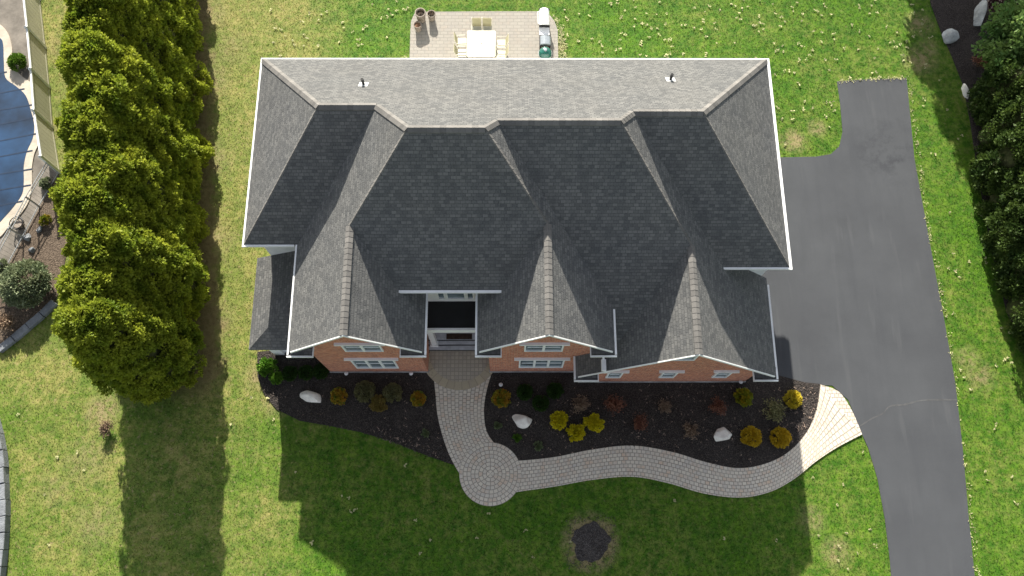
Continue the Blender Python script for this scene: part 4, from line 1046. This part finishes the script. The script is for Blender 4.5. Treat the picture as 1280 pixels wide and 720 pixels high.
def scatter(name, mat, regs, lsize, wsize, z, clump, flat=.25):
    cs = []
    for (poly_px, cnt, ex) in regs:
        poly = [P(*p) for p in poly_px]; xs = [p.x for p in poly]; ys = [p.y for p in poly]
        x = rng.uniform(min(xs), max(xs), cnt * 3); y = rng.uniform(min(ys), max(ys), cnt * 3); k = in_poly(x, y, poly)
        for e in ex: k &= ~in_poly(x, y, e)
        cs.append(np.stack([x[k], y[k]], 1)[:cnt])
    c = np.concatenate(cs); c = np.repeat(c, clump, 0); n = len(c); c = c + rng.normal(size=c.shape) * lsize * .35 * (clump > 1)
    a = rng.uniform(0, 6.283, n); D = unit(np.stack([np.cos(a), np.sin(a), rng.normal(size=n) * flat], 1)); C = np.stack([c[:, 0], c[:, 1], z + rng.uniform(0, .03, n)], 1)
    side = unit(np.cross(D, np.array([0, 0, 1.0])) + rng.normal(size=(n, 3)) * .2); l = lsize * np.exp(rng.normal(size=n) * .4)[:, None]; w = wsize * rng.uniform(.6, 1.4, n)[:, None]; m = C + D * l * .5 + np.array([0, 0, .012])
    Vv = np.stack([C, m + side * w, C + D * l, m - side * w], 1).reshape(-1, 3); return struct(link(name, np_mesh(name, Vv, np.arange(4 * n).reshape(n, 4), mat)), "stuff")
exl = [drive, bed_e, patio]
scatter("fallen_leaves", "straw", [([(690, 0), (1150, 0), (1180, 100), (960, 196), (960, 75), (690, 74)], 190, exl), ([(1140, 100), (1200, 150), (1260, 400), (1280, 720), (1220, 720)], 34, exl), ([(330, 0), (520, 0), (515, 74), (330, 74)], 40, exl),
        ([(350, 530), (560, 600), (1000, 640), (1000, 720), (440, 720)], 16, [w1, w2, circ, ring]), ([(1010, 600), (1080, 550), (1110, 720), (1000, 720)], 12, exl), ([(10, 450), (60, 440), (150, 720), (20, 720)], 6, []), ([(270, 480), (340, 480), (420, 720), (280, 720)], 6, [])], .075, .045, .05, 5)
scatter("dry_edge_grass", "straw", [([(1134, 98), (1139, 98), (1158, 260), (1185, 400), (1206, 560), (1224, 720), (1218, 720), (1199, 560), (1180, 400), (1153, 260)], 420, [drive]), ([(1046, 101), (1134, 96), (1134, 99), (1046, 103)], 90, []), ([(690, 18), (704, 30), (708, 74), (698, 74), (698, 40)], 160, [patio])], .09, .02, .02, 2)
scatter("mulch_chips", "chip", [([(322, 440), (330, 492), (375, 526), (450, 540), (566, 581), (600, 560), (600, 470), (420, 440)], 9000, [w1, circ]), ([(600, 470), (600, 560), (640, 590), (800, 570), (900, 590), (990, 575), (1035, 500), (1005, 478), (600, 470)], 14000, [w1, w2, circ]),
        ([(708, 646), (769, 646), (769, 710), (708, 710)], 500, []), ([(1160, 0), (1205, 110), (1280, 440), (1280, 0)], 3000, [])], .06, .02, .052, 1, .4)
scatter("leaf_litter", "palechip", [([(330, 480), (375, 526), (450, 540), (566, 578), (545, 470), (420, 470)], 60, [w1]), ([(520, 545), (470, 530), (480, 550), (560, 575)], 60, []), ([(610, 480), (610, 550), (680, 570), (800, 560), (900, 585), (990, 570), (1030, 500), (940, 482)], 230, [w1, w2, circ]),
        ([(960, 485), (1020, 485), (1015, 530), (985, 560)], 80, [w2])], .05, .025, .058, 2)
